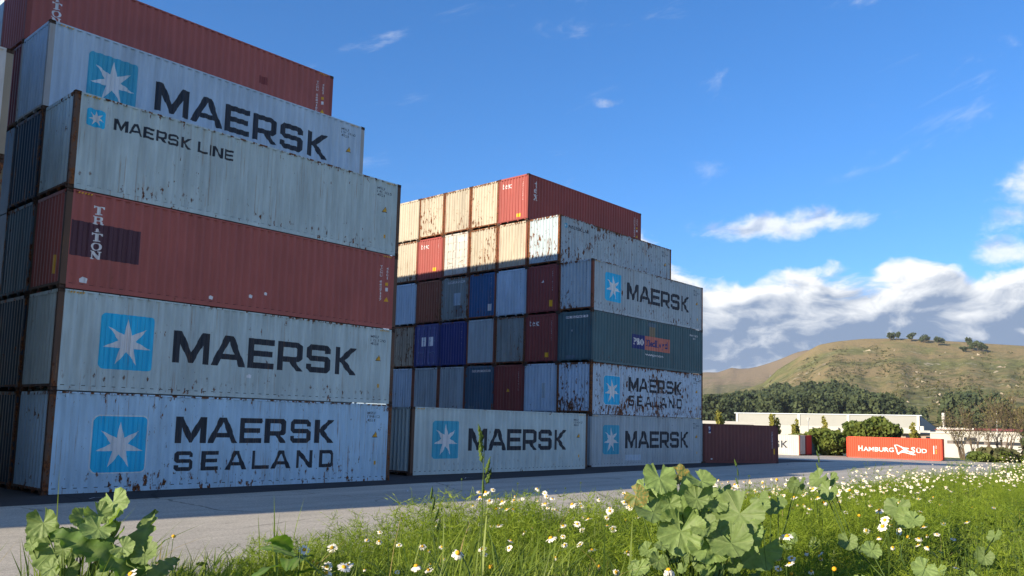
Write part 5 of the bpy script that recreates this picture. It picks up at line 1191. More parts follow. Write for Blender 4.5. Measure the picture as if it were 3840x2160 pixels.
def mallow_mat(name, base, vein, yellow=None):
    m, t, b, out = material(name)
    at = t.node('ShaderNodeAttribute'); at.attribute_name = 'tint'
    co = t.node('ShaderNodeTexCoord').outputs['Object']; oi = t.node('ShaderNodeObjectInfo')
    n = t.noise(co, 9.0, 4, 0.6)
    k = t.math('MULTIPLY', t.lin(n, 0.3, 0.7, 0.80, 1.20), t.lin(oi.outputs['Random'], 0, 1, 0.78, 1.2))
    col = t.mix(1.0, base, t.vec(k, k, k), 'MULTIPLY'); col = t.mix(t.math('MULTIPLY', at.outputs['Fac'], 0.55), col, vein)
    if yellow: col = t.mix(t.ramp(n, 0.45, 0.6), col, yellow)
    t.link(col, b.inputs['Base Color']); b.inputs['Roughness'].default_value = 0.55; b.inputs['Specular IOR Level'].default_value = 0.35
    tr = t.node('ShaderNodeBsdfTranslucent'); mx = t.node('ShaderNodeMixShader'); mx.inputs[0].default_value = 0.38
    t.link(t.mix(1.0, col, (1.3, 1.4, 0.45), 'MULTIPLY'), tr.inputs[0]); t.link(b.outputs[0], mx.inputs[1]); t.link(tr.outputs[0], mx.inputs[2]); t.link(mx.outputs[0], out.inputs[0])
    bp = t.node('ShaderNodeBump'); bp.inputs['Strength'].default_value = 0.5; bp.inputs['Distance'].default_value = 0.004
    t.link(t.math('SUBTRACT', n, at.outputs['Fac']), bp.inputs['Height']); t.link(bp.outputs[0], b.inputs['Normal'])
    return m
M_MALL = mallow_mat('mallow_leaf', (0.185, 0.265, 0.085), (0.29, 0.37, 0.14)); M_MALY = mallow_mat('mallow_leaf_yellowing', (0.13, 0.18, 0.05), (0.22, 0.25, 0.09), (0.27, 0.20, 0.05))
M_DOCK = mallow_mat('dock_leaf', (0.10, 0.19, 0.035), (0.24, 0.31, 0.11))

NG = np.random.default_rng(23)
def wedge(n, r0, r1, a0=6.0, a1=92.0, power=1.0):
    """points on the bank inside the part of it the camera side can see"""
    r = np.sqrt(NG.random(n)*(r1*r1-r0*r0)+r0*r0); a = np.radians(NG.uniform(a0, a1, n))
    x = CAM[0]+r*np.sin(a); y = CAM[1]+r*np.cos(a); e = edge_y(x)
    ok = (y < e+1.5); x, y, r = x[ok], y[ok], r[ok]
    return x, y, r
def blades(P, h, wd, phi, bend, name_tint=None):
    n = len(P); d = np.stack([np.cos(phi), np.sin(phi), np.zeros(n)], -1); sd = np.stack([-np.sin(phi), np.cos(phi), np.zeros(n)], -1)
    tw = NG.uniform(-0.9, 0.9, n); sd = sd*np.cos(tw)[:, None]+d*np.sin(tw)[:, None]*0.7
    rows = []
    for s, wk in ((0.0, 0.8), (0.35, 1.0), (0.70, 0.72), (1.0, 0.0)):
        c = P+d*(h*bend*s**1.8)[:, None]; c[:, 2] += h*(s-0.45*bend*s**2.4)
        if wk: rows += [c-sd*(wd*wk*0.5)[:, None], c+sd*(wd*wk*0.5)[:, None]]
        else: rows.append(c)
    V = np.stack(rows, 1).reshape(-1, 3); b = np.arange(n)[:, None]*7
    T = np.array([(0, 1, 3), (0, 3, 2), (2, 3, 5), (2, 5, 4), (4, 5, 6)])
    return V, (b[:, :, None]+T[None]).reshape(-1, 3), 7
def grass():
    Vs, Fs, Ts = [], [], []; nb = 0
    def tufts(x, y, per, hmin, hmax, wmin, wmax, spread, lo=0.0):
        """tufts of blades: lean outwards from their own middle and with the wind (+x)"""
        nonlocal nb
        n = len(x); pat = fbm2(x*0.9+5, y*0.9, 41, 3); th = (0.45+1.0*pat)*NG.uniform(0.65, 1.35, n); tt = 0.60*fbm2(x*1.7, y*1.7, 51, 3)+0.40*NG.random(n)
        m = np.maximum(4, (per*NG.uniform(0.5, 1.5, n)).astype(int)); i = np.repeat(np.arange(n), m); k = len(i)
        off = NG.normal(size=(k, 2))*spread; X = x[i]+off[:, 0]; Y = y[i]+off[:, 1]
        h = NG.uniform(hmin, hmax, k)*th[i]; h = h*np.where(X < -6.3, 1.12, 0.86)
        wdir = np.stack([0.9+0.5*NG.normal(size=k), -0.25+0.6*NG.normal(size=k)], -1)*0.5+off/spread*0.45; phi = np.arctan2(wdir[:, 1], wdir[:, 0])
        bend = np.clip(NG.normal(0.62, 0.30, k), 0.05, 1.25); P = np.stack([X, Y, verge_z(X, Y)-0.01], -1)
        V, F, q = blades(P, h, NG.uniform(wmin, wmax, k), phi, bend)
        ti = np.clip(tt[i]+NG.normal(0, 0.16, k)-0.05, 0, 0.92); ti = np.where(NG.random(k) < 0.03, 1.0, ti)
        Vs.append(V); Fs.append(F+nb); nb += len(V); Ts.append(np.repeat(ti, q))
    x, y, r = wedge(2300, 1.3, 4.6); tufts(x, y, 17, 0.15, 0.36, 0.004, 0.0095, 0.035)
    x, y, r = wedge(330, 1.4, 4.6); tufts(x, y, 12, 0.30, 0.48, 0.006, 0.012, 0.03)
    x, y, r = wedge(3000, 4.4, 10); tufts(x, y, 14, 0.15, 0.34, 0.006, 0.013, 0.05)
    x, y, r = wedge(3600, 9.5, 36, 40); tufts(x, y, 11, 0.15, 0.30, 0.012, 0.026, 0.12)
    x = NG.uniform(-6.0, 9, 1200); y = edge_y(x)+NG.uniform(-1.5, 1.3, 1200); tufts(x, y, 12, 0.17, 0.36, 0.005, 0.011, 0.05); x = NG.uniform(-5.7, -1.0, 500); y = edge_y(x)+NG.uniform(-1.4, 0.9, 500); tufts(x, y, 12, 0.20, 0.42, 0.005, 0.010, 0.05)
    o = link('grass', np_mesh('grass', np.concatenate(Vs), np.concatenate(Fs), np.concatenate(Ts)), None, M_GRASS)
    tag(o, 'long wind-combed green grass covering the bank', 'grass', kind='stuff')
grass()
def feathery():
    """finely cut mayweed foliage: sprigs of threads"""
    def sprig(seed):
        g = np.random.default_rng(seed); tri_ = []
        def thread(p, q, wd):
            d = q-p; s = np.cross(d, g.normal(size=3)); s = s/np.linalg.norm(s)*wd; tri_.extend([p-s, p+s, q])
        for st in range(3):
            base = np.zeros(3); dr = np.array([g.normal()*0.45, g.normal()*0.45, 1.0]); dr /= np.linalg.norm(dr); pts = [base+dr*s*0.24+np.array([0.02*math.sin(6*s+seed), 0.02*math.cos(5*s), 0]) for s in np.linspace(0, 1, 7)]
            for a, b in zip(pts[:-1], pts[1:]): thread(a, b+(b-a)*0.3, 0.0016)
            for p in pts[1:]:
                for k in range(4):
                    d1 = g.normal(size=3); d1[2] = abs(d1[2])*0.6+0.2; d1 /= np.linalg.norm(d1); q = p+d1*g.uniform(0.025, 0.05); thread(p, q, 0.0012)
                    for j in range(3):
                        r0 = p+(q-p)*(0.35+0.28*j); d2 = d1+g.normal(size=3)*0.7; thread(r0, r0+d2/np.linalg.norm(d2)*g.uniform(0.010, 0.022), 0.0011)
        return np.array(tri_)
    S_ = [sprig(s) for s in range(7)]; Vs, Ts = [], []
    def lot(n, r0, r1, sc, amin=14, keep=0.46):
        x, y, r = wedge(n, r0, r1, amin); k = (fbm2(x*0.7+11, y*0.7, 61, 3) > keep) & (y < edge_y(x)+0.6); x, y = x[k], y[k]
        for i in range(len(x)):
            v = S_[i % 7]*sc*NG.uniform(0.7, 1.25); a = NG.random()*6.28; c, s = math.cos(a), math.sin(a)
            v = np.stack([v[:, 0]*c-v[:, 1]*s, v[:, 0]*s+v[:, 1]*c, v[:, 2]], -1)+np.array([x[i], y[i], verge_z(x[i], y[i])+0.02]); Vs.append(v); Ts.append(np.full(len(v), 0.35*NG.random()+0.65*NG.random(), np.float32))
    def lip(n):
        x = NG.uniform(-5.9, 7, n); y = edge_y(x)+NG.uniform(-1.7, 1.2, n)
        for i in range(n):
            v = S_[i % 7]*NG.uniform(0.85, 1.30)*(1.25 if x[i] < -1.5 else 0.95)*(1.25 if y[i] > edge_y(x[i])+0.3 else 1.0); a = NG.random()*6.28; c, s = math.cos(a), math.sin(a)
            v = np.stack([v[:, 0]*c-v[:, 1]*s, v[:, 0]*s+v[:, 1]*c, v[:, 2]], -1)+np.array([x[i], y[i], verge_z(x[i], y[i])]); Vs.append(v); Ts.append(np.full(len(v), 0.35*NG.random()+0.65*NG.random(), np.float32))
    lot(2600, 1.5, 4.6, 1.0, 18, 0.42); lot(1300, 4.4, 9, 1.3, 25); lot(260, 9, 26, 1.9, 45); lip(2600)
    V = np.concatenate(Vs); o = link('mayweed_foliage', np_mesh('mayweed_foliage', V, np.arange(len(V)).reshape(-1, 3), np.concatenate(Ts)), None, M_FEATH)
    tag(o, 'bright feathery mayweed foliage among the grass', 'foliage', kind='stuff')
feathery()
def leaf_arrays(kind, seed):
    g = np.random.default_rng(seed)
    if kind == 'mallow':
        na, rings = 109, (0.0, 0.22, 0.42, 0.62, 0.82, 1.0); lob = 6; V = []; T = []
        th = np.linspace(-math.pi*0.90, math.pi*0.90, na); ph = g.uniform(0, 6.28); cup = g.uniform(0.05, 0.45)*(1 if g.random() < 0.7 else -0.7); fold = g.uniform(0.025, 0.06); wr = g.uniform(0, 6.28, 4)
        for r in rings:
            for a in th:
                l = abs(math.cos(a/1.8*math.pi*lob/(2*math.pi)*1.8)); out_r = 0.86+0.14*l**0.8+0.020*math.cos(a*42)+0.015*math.sin(a*17+ph)
                rad = r*(out_r if r > 0.6 else 0.90)
                vein = math.exp(-((math.sin(a*lob/2))**2)*160) if r < 0.97 else 0
                z = -fold*r*math.cos(a*lob)*-1 + cup*r*r*(0.6+0.6*math.cos(a*1.0+ph)) + 0.05*math.sin(3*a+ph)*r*r + 0.022*r*math.sin(11*r+5*a+wr[0])*math.cos(4*a+wr[1]) + 0.07*r**3*math.sin(7*a+wr[2])+0.035*r**4*math.sin(15*a+wr[3])
                V.append((rad*math.cos(a)*0.5, rad*math.sin(a)*0.5, z*0.5)); T.append(vein*(1 if r else 0.7))
        F = [(i*na+j, i*na+j+1, (i+1)*na+j+1, (i+1)*na+j) for i in range(len(rings)-1) for j in range(na-1)]
    elif kind == 'dock':
        V, T, F = [], [], []; n = 14
        for i in range(n+1):
            s = i/n; w_ = 0.16*math.sin(math.pi*min(1, s*0.93+0.07))**0.75*(1+0.06*math.sin(s*40)); dz_ = 0.10*math.sin(s*2.6)-0.32*s*s
            for k, q in enumerate((-1, -0.5, 0, 0.5, 1)): V.append((s, w_*q, dz_+0.05*abs(q)*(1-s)+0.012*math.sin(s*25)*q)); T.append(1.0 if q == 0 else 0.1)
        F = [(i*5+j, i*5+j+1, (i+1)*5+j+1, (i+1)*5+j) for i in range(n) for j in range(4)]
    elif kind == 'sow':       # long lobed leaf with a pale midrib
        V, T, F = [], [], []; n = 26
        for i in range(n+1):
            s = i/n; w_ = 0.15*math.sin(math.pi*min(1, s*0.90+0.10))**0.6*(1+0.28*math.sin(s*42)); dz_ = 0.08*math.sin(s*3.0)-0.12*s*s
            for k, q in enumerate((-1, -0.5, 0, 0.5, 1)): V.append((s, w_*q, dz_+0.06*abs(q)+0.02*math.sin(s*30+q))); T.append(1.0 if q == 0 else 0.0)
        F = [(i*5+j, i*5+j+1, (i+1)*5+j+1, (i+1)*5+j) for i in range(n) for j in range(4)]
    return np.array(V, np.float32), np.array(F, np.int32), np.array(T, np.float32)
LEAF = {}
def leaf_mesh(kind, k):
    if (kind, k) not in LEAF:
        V, F, T = leaf_arrays(kind, k*7+1); LEAF[(kind, k)] = np_mesh('leaf', V, F, T, smooth=True)
    return LEAF[(kind, k)]
def frame(n, roll):
    n = Vector(n).normalized(); a = n.cross(Vector((0, 0, 1)))
    a = a.normalized() if a.length > 1e-4 else Vector((1, 0, 0)); b = n.cross(a)
    x = a*math.cos(roll)+b*math.sin(roll); y = n.cross(x)
    return Matrix(((x.x, y.x, n.x), (x.y, y.y, n.y), (x.z, y.z, n.z)))
def mallow(name, base, leaves, label, seed, depth=0.10, face=0.75, yel=(), fill=6):
    rg = random.Random(seed); root = empty(name, base); B = Vector(base); stems = MB()
    crown_pt = Vector((0, 0, 0.10))
    for i, (x, y, z, d) in enumerate(leaves):
        p = Vector((x, y, z)); tc_ = (Vector(CAM)-p).normalized(); p = p-tc_*rg.uniform(-depth, depth)
        n = tc_*face+Vector((0, 0, 0.55))+Vector((-0.30, 0.05, 0))+Vector((rg.gauss(0, 0.30), rg.gauss(0, 0.30), rg.gauss(0, 0.25)))
        o = link('leaf', leaf_mesh('mallow', rg.randrange(6)), root, M_MALY if i in yel else M_MALL)
        # the notch (petiole side) hangs low or back
        m = frame(n, rg.uniform(-0.9, 0.9)+math.pi/2); s = d*1.50
        o.matrix_local = Matrix.Translation(p-B) @ (m.to_4x4()) @ Matrix.Diagonal((s, s, s, 1))
        q = p-B; mid = crown_pt.lerp(q, 0.55)+Vector((rg.uniform(-.03, .03), rg.uniform(-.03, .03), -0.03))
        stems.tube([tuple(crown_pt+Vector((rg.uniform(-.03, .03), rg.uniform(-.03, .03), 0))), tuple(mid), tuple(q-Vector(n).normalized()*0.004)], [0.0042, 0.0034, 0.0024], 5)
    for j in range(fill):         # lower, younger leaves tucked into the grass
        a = rg.uniform(0, 6.28); q = Vector((math.cos(a), math.sin(a), 0))*rg.uniform(0.05, 0.30)+Vector((0, 0, rg.uniform(0.12, 0.36)))
        n = (Vector(CAM)-(q+B)).normalized()*0.4+Vector((-0.3, 0, 0.7))+Vector((rg.gauss(0, .35), rg.gauss(0, .35), 0)); sc = rg.uniform(0.05, 0.095)
        o = link('leaf', leaf_mesh('mallow', rg.randrange(6)), root, M_MALL); o.matrix_local = Matrix.Translation(q) @ frame(n, rg.uniform(-0.9, 0.9)+math.pi/2).to_4x4() @ Matrix.Diagonal((sc, sc, sc, 1))
        stems.tube([tuple(crown_pt*0.5), tuple(crown_pt.lerp(q, 0.5)), tuple(q-n.normalized()*0.003)], [0.003, 0.0026, 0.002], 5)
    stems.tube([(0, 0, -0.05), (0.01, 0, 0.06), tuple(crown_pt)], [0.010, 0.009, 0.006], 6)
    o = stems.build('stem', M_STALK, root, True)
    tag(root, label, 'plant', 'mallow plants on the bank'); return root
def on_bank(x, y): return (x, y, float(verge_z(x, y)))
mallow('mallow_plant', on_bank(-5.72, -23.62), MR, 'large mallow plant with broad green leaves in front of the short brown container', 1, 0.14, yel=(3, 4), fill=26)
mallow('mallow_plant', on_bank(-4.72, -23.47), MR2, 'small mallow clump just behind the large broad-leaved one', 2, 0.08)
mallow('mallow_plant', on_bank(-7.54, -22.22), ML, 'mallow plant with upright leaves standing alone against the sunlit road', 3, 0.10, 0.85, fill=16)
mallow('mallow_plant', on_bank(-4.30, -23.85), MR3[:6], 'low mallow leaves among the daisies beyond the large plant', 4, 0.10)
mallow('mallow_plant', on_bank(-4.95, -24.30), MR3[6:12], 'scattered young mallow leaves low in the combed grass', 5, 0.06)
def blade_plant():
    # dock beside the road edge
    r = empty('dock_plant', on_bank(-6.97, -22.66)); B = r.location
    for i, (az_, tl, s, zz) in enumerate(((205, 0.9, 0.16, 0.54), (190, 0.1, 0.17, 0.46), (230, 0.45, 0.14, 0.48), (30, 0.7, 0.13, 0.44), (-40, 0.5, 0.14, 0.40), (120, 0.6, 0.12, 0.50))):
        o = link('leaf', leaf_mesh('dock', i), r, M_DOCK); o.location = (0.01*i-0.02, 0.01*i, zz*0.75); o.rotation_euler = (R(25-10*i), -tl*0.6, R(az_)); o.scale = (s*1.3, s*1.4, s*1.3)
    MB().tube([(0, 0, 0), (0.01, 0.0, 0.18), (0.03, 0.01, 0.42)], [0.005, 0.004, 0.002], 5).build('stem', M_STALK, r)
    tag(r, 'dock plant with broad arching leaves at the edge of the bank', 'plant')
    # sow thistle beside the lone mallow
    r = empty('sow_thistle', on_bank(-7.45, -22.46))
    for i, (az_, tl, s, zz) in enumerate(((138, 0.55, 0.36, 0.16), (118, 0.75, 0.28, 0.14), (60, 0.9, 0.34, 0.14), (20, 0.5, 0.2, 0.14), (200, 0.6, 0.2, 0.1))):
        o = link('leaf', leaf_mesh('sow', i), r, M_DOCK if i < 1 else M_MALL); o.location = (0, 0, zz+0.16); o.rotation_euler = (R(30 if i % 2 else -35), -tl, R(az_)); o.scale = (s, s, s)
    MB().tube([(0, 0, -0.02), (0, 0, 0.34)], [0.006, 0.004], 6).build('stem', M_STALK, r)
    tag(r, 'sow thistle with long toothed leaves leaning on the lone mallow', 'plant')
blade_plant()
def ribbon(pts, widths, side):
    V, F = [], []
    for i, (p, w_) in enumerate(zip(pts, widths)):
        s = Vector(side)*w_*0.5; c = Vector(p); V += [tuple(c-s), tuple(c+Vector((0, 0, -w_*0.15))), tuple(c+s)]
        if i: b = 3*i; F += [(b-3, b-2, b+1, b), (b-2, b-1, b+2, b+1)]
    me = np_mesh('blade', V, F, np.full(len(V), 0.4), smooth=True); return me
def brome(base, top, label, seed, nl=9, spik=5):
    rg = random.Random(seed); r = empty('brome_grass', base); T = Vector(top)-Vector(base)
    MB().tube([(0, 0, 0), tuple(T*0.35+Vector((0.01, 0, 0))), tuple(T*0.7+Vector((-0.004, 0, 0))), tuple(T)], [0.0034, 0.0026, 0.0018, 0.0010], 6).build('stalk', M_STALK, r, True)
    for k in range(spik):
        z = 0.80+0.20*k/(spik-1); p = T*z; a = rg.uniform(0, 6.28); d = Vector((math.cos(a)*0.35, math.sin(a)*0.35, 1)).normalized(); q = p+d*0.020
        m = MB().tube([tuple(p), tuple(q)], 0.0006, 4)
        for j in range(6):       # overlapping scales
            u = q+d*0.0062*j; s = 0.0072*(1-0.08*j); m.tube([tuple(u), tuple(u+d*0.010+Vector((math.cos(a+j*3.1)*s*0.6, math.sin(a+j*3.1)*s*0.6, 0))), tuple(u+d*0.026)], [0.0012, s*0.8, 0.0004], 5)
        m.build('spikelet', M_STALK, r, True)
    for k in range(nl):
        a = rg.uniform(-0.6, 3.7); L = rg.uniform(0.24, 0.44); b = rg.uniform(0.35, 0.95); z0 = rg.uniform(0.02, 0.30)*T.length
        pts = [(math.cos(a)*L*b*s**1.7, math.sin(a)*L*b*s**1.7, z0+L*(s-0.62*b*s**2.6)) for s in np.linspace(0, 1, 9)]
        me = ribbon(pts, [0.011*min(1, (1-s)*1.8+0.03) for s in np.linspace(0, 1, 9)], (-math.sin(a)*0.8, math.cos(a)*0.8, 0.35)); link('blade', me, r, M_GRASS if k % 2 else M_STALK)
    tag(r, label, 'grass plant', 'brome grasses on the bank')
brome(on_bank(-6.89, -23.55), (-6.93, -23.585, 2.215), 'tall brome stalk with green spikelets rising before the grey container', 1, 12, 6)
brome(on_bank(-6.62, -23.15), (-6.66, -23.05, 1.98), 'arching brome clump with drooping heads beside the tall stalk', 2, 13, 4)
brome(on_bank(-3.60, -22.75), (-3.62, -22.73, 2.02), 'thin dry brome stalk poking above the daisies near the brown container', 3, 4, 3)
brome(on_bank(-2.6, -22.85), (-2.55, -22.85, 2.12), 'brome stalk with hanging spikelets in front of the yard end', 4, 5, 4)
def wispy():
    r = empty('knotweed', on_bank(-6.44, -22.38)); rg = random.Random(3); st = MB(); lf = MB()
    for k in range(26):
        a = rg.uniform(0, 6.28); L = rg.uniform(0.18, 0.38); p = Vector((0, 0, 0)); d = Vector((math.cos(a)*0.7, math.sin(a)*0.7, 1.0)).normalized(); pts = [tuple(p)]
        for j in range(6):
            d = (d+Vector((rg.uniform(-.3, .3), rg.uniform(-.3, .3), -0.12))).normalized(); p = p+d*L/6; pts.append(tuple(p))
            for q in range(2):
                e = (d+Vector((rg.uniform(-1, 1), rg.uniform(-1, 1), rg.uniform(-.3, .8)))).normalized(); s = e.cross(Vector((0.3, 0.2, 1))).normalized()*0.0022; t_ = p+e*rg.uniform(0.018, 0.034); mm = p+e*0.012
                lf.add([tuple(p), tuple(mm-s), tuple(t_), tuple(mm+s)], [(0, 1, 2, 3)])
        st.tube(pts, [0.0012]*7, 4)
    st.build('stem', M_STALK, r); lf.build('leaves', M_WEED, r)
    tag(r, 'wispy dark weed with thin twigs above the grass edge', 'plant')
wispy()
def weeds():
    """small rounded leaves and bare flower stalks low in the sward"""
    g = NG; x, y, r = wedge(9000, 1.6, 12, 12); k = fbm2(x*1.3, y*1.3, 71, 3) > 0.53; x, y = x[k], y[k]; n = len(x)
    P = np.stack([x, y, verge_z(x, y)+g.uniform(0.05, 0.24, n)], -1); a = g.normal(size=(n, 3))*0.5+(0, 0, 1.0); a /= np.linalg.norm(a, axis=1)[:, None]
    b = np.cross(a, g.normal(size=(n, 3))); b /= np.linalg.norm(b, axis=1)[:, None]; c = np.cross(a, b); s = g.uniform(0.010, 0.032, n)[:, None]
    ang = np.linspace(0, 2*np.pi, 9)[:-1]; V = [P+a*s*0.12]+[P+(b*math.cos(t)+c*math.sin(t)*0.8)*s*(1.0 if t else 0.75) for t in ang]
    V = np.stack(V, 1).reshape(-1, 3); F = np.array([(0, i+1, (i+1) % 8+1) for i in range(8)]); F = (np.arange(n)[:, None, None]*9+F[None]).reshape(-1, 3)
    o = link('weeds', np_mesh('weeds', V, F, np.repeat(g.random(n), 9)), None, M_WEED); tag(o, 'small round-leaved weeds low in the grass', 'weeds', kind='stuff')
    m = MB(); tt = []
    for i in range(150):
        a_ = R(random.Random(i).uniform(40, 80)); r_ = random.Random(i+900).uniform(3.5, 9); xx = CAM[0]+r_*math.sin(a_); yy = CAM[1]+r_*math.cos(a_)
        if yy > edge_y(xx)+0.3: continue
        z0 = float(verge_z(xx, yy)); h = random.Random(i+50).uniform(0.3, 0.52); lx = random.Random(i+70).uniform(-0.08, 0.10)
        m.tube([(xx, yy, z0), (xx+lx*0.4, yy, z0+h*0.6), (xx+lx, yy, z0+h)], [0.0014, 0.0012, 0.0010], 4); m.tube([(xx+lx, yy, z0+h), (xx+lx, yy, z0+h+0.006), (xx+lx, yy, z0+h+0.012)], [0.002, 0.006, 0.002], 6)
    tag(m.build('bud_stalks', M_STALK), 'thin flower stalks tipped with round buds among the daisies', 'stalks', kind='stuff')
weeds()
# ------------------------------------------------------------------ daisies
def petals_mesh(seed, droop, n=17):
    g = random.Random(seed); V, F = [], []
    for i in range(n):
        a = 2*math.pi*i/n+g.uniform(-0.10, 0.10); L = g.uniform(0.86, 1.05); w_ = g.uniform(0.10, 0.145); dr = droop+g.uniform(-0.14, 0.16); b = len(V)
        if g.random() < 0.06: continue
        for s, k in ((0.22, 0.55), (0.55, 1.0), (0.86, 0.95), (1.0, 0.35)):
            r = s*L*math.cos(dr*s); z = -s*L*math.sin(dr*s)*0.9+0.03*math.sin(s*6+seed)
            for q in (-1, 1): V.append(((r*math.cos(a)-q*w_*k*math.sin(a))*0.5, (r*math.sin(a)+q*w_*k*math.cos(a))*0.5, z*0.5))
        F += [(b, b+1, b+3, b+2), (b+2, b+3, b+5, b+4), (b+4, b+5, b+7, b+6)]
    return np_mesh('petals', V, F)
def disc_mesh(hh):
    bm = bmesh.new(); bmesh.ops.create_uvsphere(bm, u_segments=10, v_segments=6, radius=0.5)
    for v in bm.verts: v.co = (v.co.x*0.36, v.co.y*0.36, v.co.z*hh if v.co.z > 0 else v.co.z*0.10)
    me = bpy.data.meshes.new('flower_centre'); bm.to_mesh(me); bm.free()
    me.polygons.foreach_set('use_smooth', [True]*len(me.polygons)); return me
PET = [petals_mesh(i, d) for i, d in enumerate((0.05, 0.2, 0.35, 0.6, 1.0, 1.35, -0.15, 0.1))]
PETY = [petals_mesh(20+i, 1.5, 7) for i in range(2)]
DISC = [disc_mesh(0.26), disc_mesh(0.36)]
STEM = [MB().tube([(0, 0, 0), (0.03*math.cos(i), 0.03*math.sin(i), 0.45), (0.01*math.cos(i*2), 0.01*math.sin(i*2), 0.8), (0, 0, 1.0)], 0.0016, 4).mesh('stem') for i in range(5)]
def daisy(x, y, zf, d, kind, seed):
    rg = random.Random(seed); z0 = float(verge_z(x, y)); h = max(0.08, zf-z0); bx, by = x+rg.uniform(-0.05, 0.05), y+rg.uniform(-0.04, 0.06)
    r = empty('daisy', (bx, by, zf-h))
    st = link('stem', STEM[rg.randrange(5)], r, M_STALK); st.matrix_local = Matrix(((1, 0, x-bx, 0), (0, 1, y-by, 0), (0, 0, h, 0), (0, 0, 0, 1)))
    tc_ = (Vector(CAM)-Vector((x, y, zf))).normalized(); n = Vector((0, 0, 0.75))+tc_*rg.uniform(0.0, 0.7)+Vector((-0.35, 0, 0))*rg.random()+Vector((rg.gauss(0, .3), rg.gauss(0, .3), 0))
    m = Matrix.Translation((x-bx, y-by, h)) @ frame(n, rg.uniform(0, 6.28)).to_4x4() @ Matrix.Diagonal((d, d, d, 1))
    pm = PETY[rg.randrange(2)] if kind else PET[rg.choice((0, 0, 1, 1, 2, 2, 3, 4, 5, 6, 7))]
    p = link('petals', pm, r, M_PETAL); p.matrix_local = m
    c = link('flower_centre', DISC[1 if kind or rg.random() < 0.3 else 0], r, M_DISC); c.matrix_local = m @ Matrix.Diagonal((1.9 if kind else 1.0,)*3+(1,))
    if kind: tag(r, 'yellow-headed daisy with few petals left, among the grass of the bank', 'flower', 'withering daisies on the bank')
    else: tag(r, 'white daisy with yellow centre on the near part of the bank', 'flower', 'daisies on the near part of the bank')
for i, (x, y, z, d, k) in enumerate(DAISY): daisy(x, y, z, d*1.22, k, 300+i)
dr = random.Random(77); cnt = 0; CL = [(dr.uniform(44, 82), dr.uniform(3.4, 8.5)) for _ in range(22)]
while cnt < 140:
    ca, cr = dr.choice(CL); a = R(ca+dr.gauss(0, 2.2)); r_ = cr+dr.gauss(0, 0.35); x = CAM[0]+r_*math.sin(a); y = CAM[1]+r_*math.cos(a)
    if y > edge_y(x)+0.5 or (r_ < 5.2 and dr.random() < 0.6): continue
    daisy(x, y, float(verge_z(x, y))+dr.uniform(0.26, 0.46), dr.uniform(0.026, 0.042), 1 if dr.random() < 0.10 else 0, 900+cnt); cnt += 1
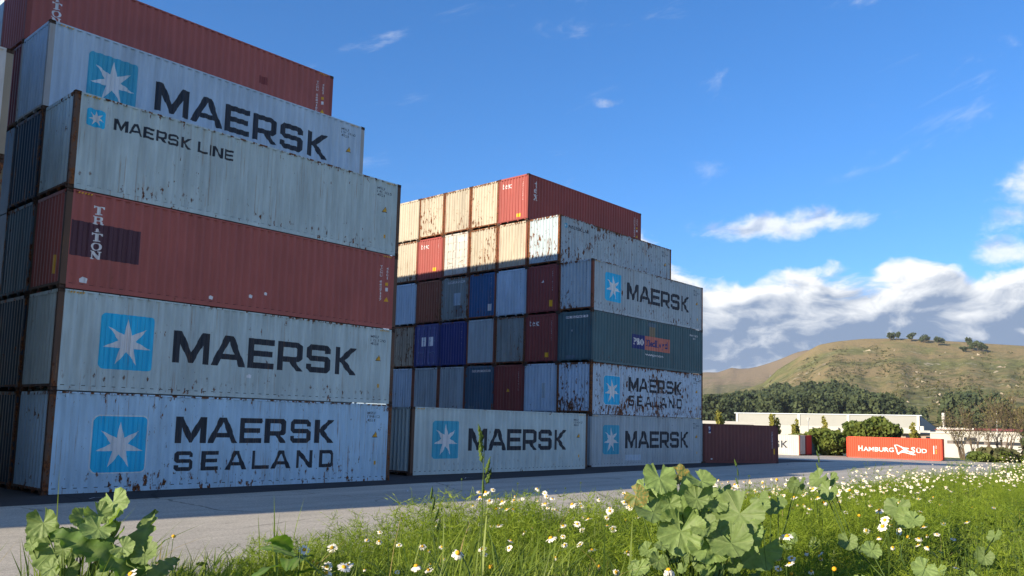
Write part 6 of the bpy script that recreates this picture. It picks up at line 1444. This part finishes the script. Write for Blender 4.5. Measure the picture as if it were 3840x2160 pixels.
def far_daisies():
    g = np.random.default_rng(8); n = 9000; a = np.radians(g.uniform(52, 90, n)); r = 7.5+g.random(n)**1.2*30; x = CAM[0]+r*np.sin(a); y = CAM[1]+r*np.cos(a)
    k = (y < edge_y(x)+0.15) & (fbm2(x*0.45+3, y*0.6, 15, 3) > 0.40) & (y > -25.2+0.02*x); x, y, r = x[k][:3000], y[k][:3000], r[k][:3000]; n = len(x)
    P = np.stack([x, y, verge_z(x, y)+g.uniform(0.20, 0.42, n)], -1); nn = np.array([-0.45, -0.15, 0.8])+g.normal(size=(n, 3))*0.42; nn /= np.linalg.norm(nn, axis=1)[:, None]
    b = np.cross(nn, g.normal(size=(n, 3))); b /= np.linalg.norm(b, axis=1)[:, None]; c = np.cross(nn, b); s = g.uniform(0.013, 0.021, n)[:, None]
    ring = 12; V = [P]; dr_ = g.uniform(0.0, 0.5, n)[:, None]
    for i in range(ring):
        t = 2*math.pi*i/ring; q = 1.0 if i % 2 == 0 else 0.68; V.append(P+(b*math.cos(t)+c*math.sin(t))*s*q-nn*s*dr_*q)
    W2 = [P+nn*s*0.22]+[P+(b*math.cos(t)+c*math.sin(t))*s*0.36+nn*s*0.06 for t in np.linspace(0, 2*np.pi, 7)[:-1]]
    k1 = ring+1; k2 = 7; A = np.stack(V+W2, 1).reshape(-1, 3); F1 = np.array([(0, i+1, (i+1) % ring+1) for i in range(ring)]); F2 = np.array([(k1, k1+i+1, k1+(i+1) % 6+1) for i in range(6)])
    F = (np.arange(n)[:, None, None]*(k1+k2)+np.concatenate([F1, F2])[None]).reshape(-1, 3)
    me = np_mesh('far_daisies', A, F); me.materials.append(M_PETAL); me.materials.append(M_DISC)
    me.polygons.foreach_set('material_index', np.tile(np.r_[np.zeros(ring, np.int32), np.ones(6, np.int32)], n))
    o = bpy.data.objects.new('far_daisies', me); C.objects.link(o); tag(o, 'drift of countless small white daisies running along the bank', 'daisies', kind='stuff')
far_daisies()
# ------------------------------------------------------------------ litter on the road
def litter():
    for i, (x, y, L, rz, lab) in enumerate(((0.9, -1.55, 0.55, 0.2, 'white strap end lying before the near corner post'), (9.6, -4.2, 0.35, 0.5, 'pale scrap of strapping on the shaded road'), (15.9, -0.55, 0.6, 0.3, 'strip of pale strapping beside the middle container'))):
        m = MB(); pts = [(-L/2, 0, 0.012), (-L/6, 0.05, 0.03), (L/4, 0.02, 0.02), (L/2, -0.09, 0.012)]
        for a, b in zip(pts[:-1], pts[1:]): m.add([(a[0], a[1]-0.02, a[2]), (b[0], b[1]-0.02, b[2]), (b[0], b[1]+0.02, b[2]), (a[0], a[1]+0.02, a[2])], [(0, 1, 2, 3)])
        o = m.build('strap_scrap', M_PAPER); o.location = (x, y, 0.004); o.rotation_euler = (0, 0, rz); tag(o, lab, 'litter', 'scraps on the road')
litter()
# ------------------------------------------------------------------ thin air haze round camera and scene
def haze():
    m = bpy.data.materials.new('air_haze'); m.use_nodes = True; t = NT(m.node_tree); t.n.clear()
    out = t.node('ShaderNodeOutputMaterial'); v = t.node('ShaderNodeVolumePrincipled')
    v.inputs['Color'].default_value = (0.86, 0.91, 1.0, 1); v.inputs['Density'].default_value = 0.00006; v.inputs['Anisotropy'].default_value = 0.2
    t.link(v.outputs[0], out.inputs['Volume'])
    me = MB().box(-3500, 3500, -3500, 3500, -6, 196).mesh('haze')
    o = link('haze', me, None, m); tag(o, 'thin pale haze filling the air over the valley', 'haze', kind='stuff')
haze()
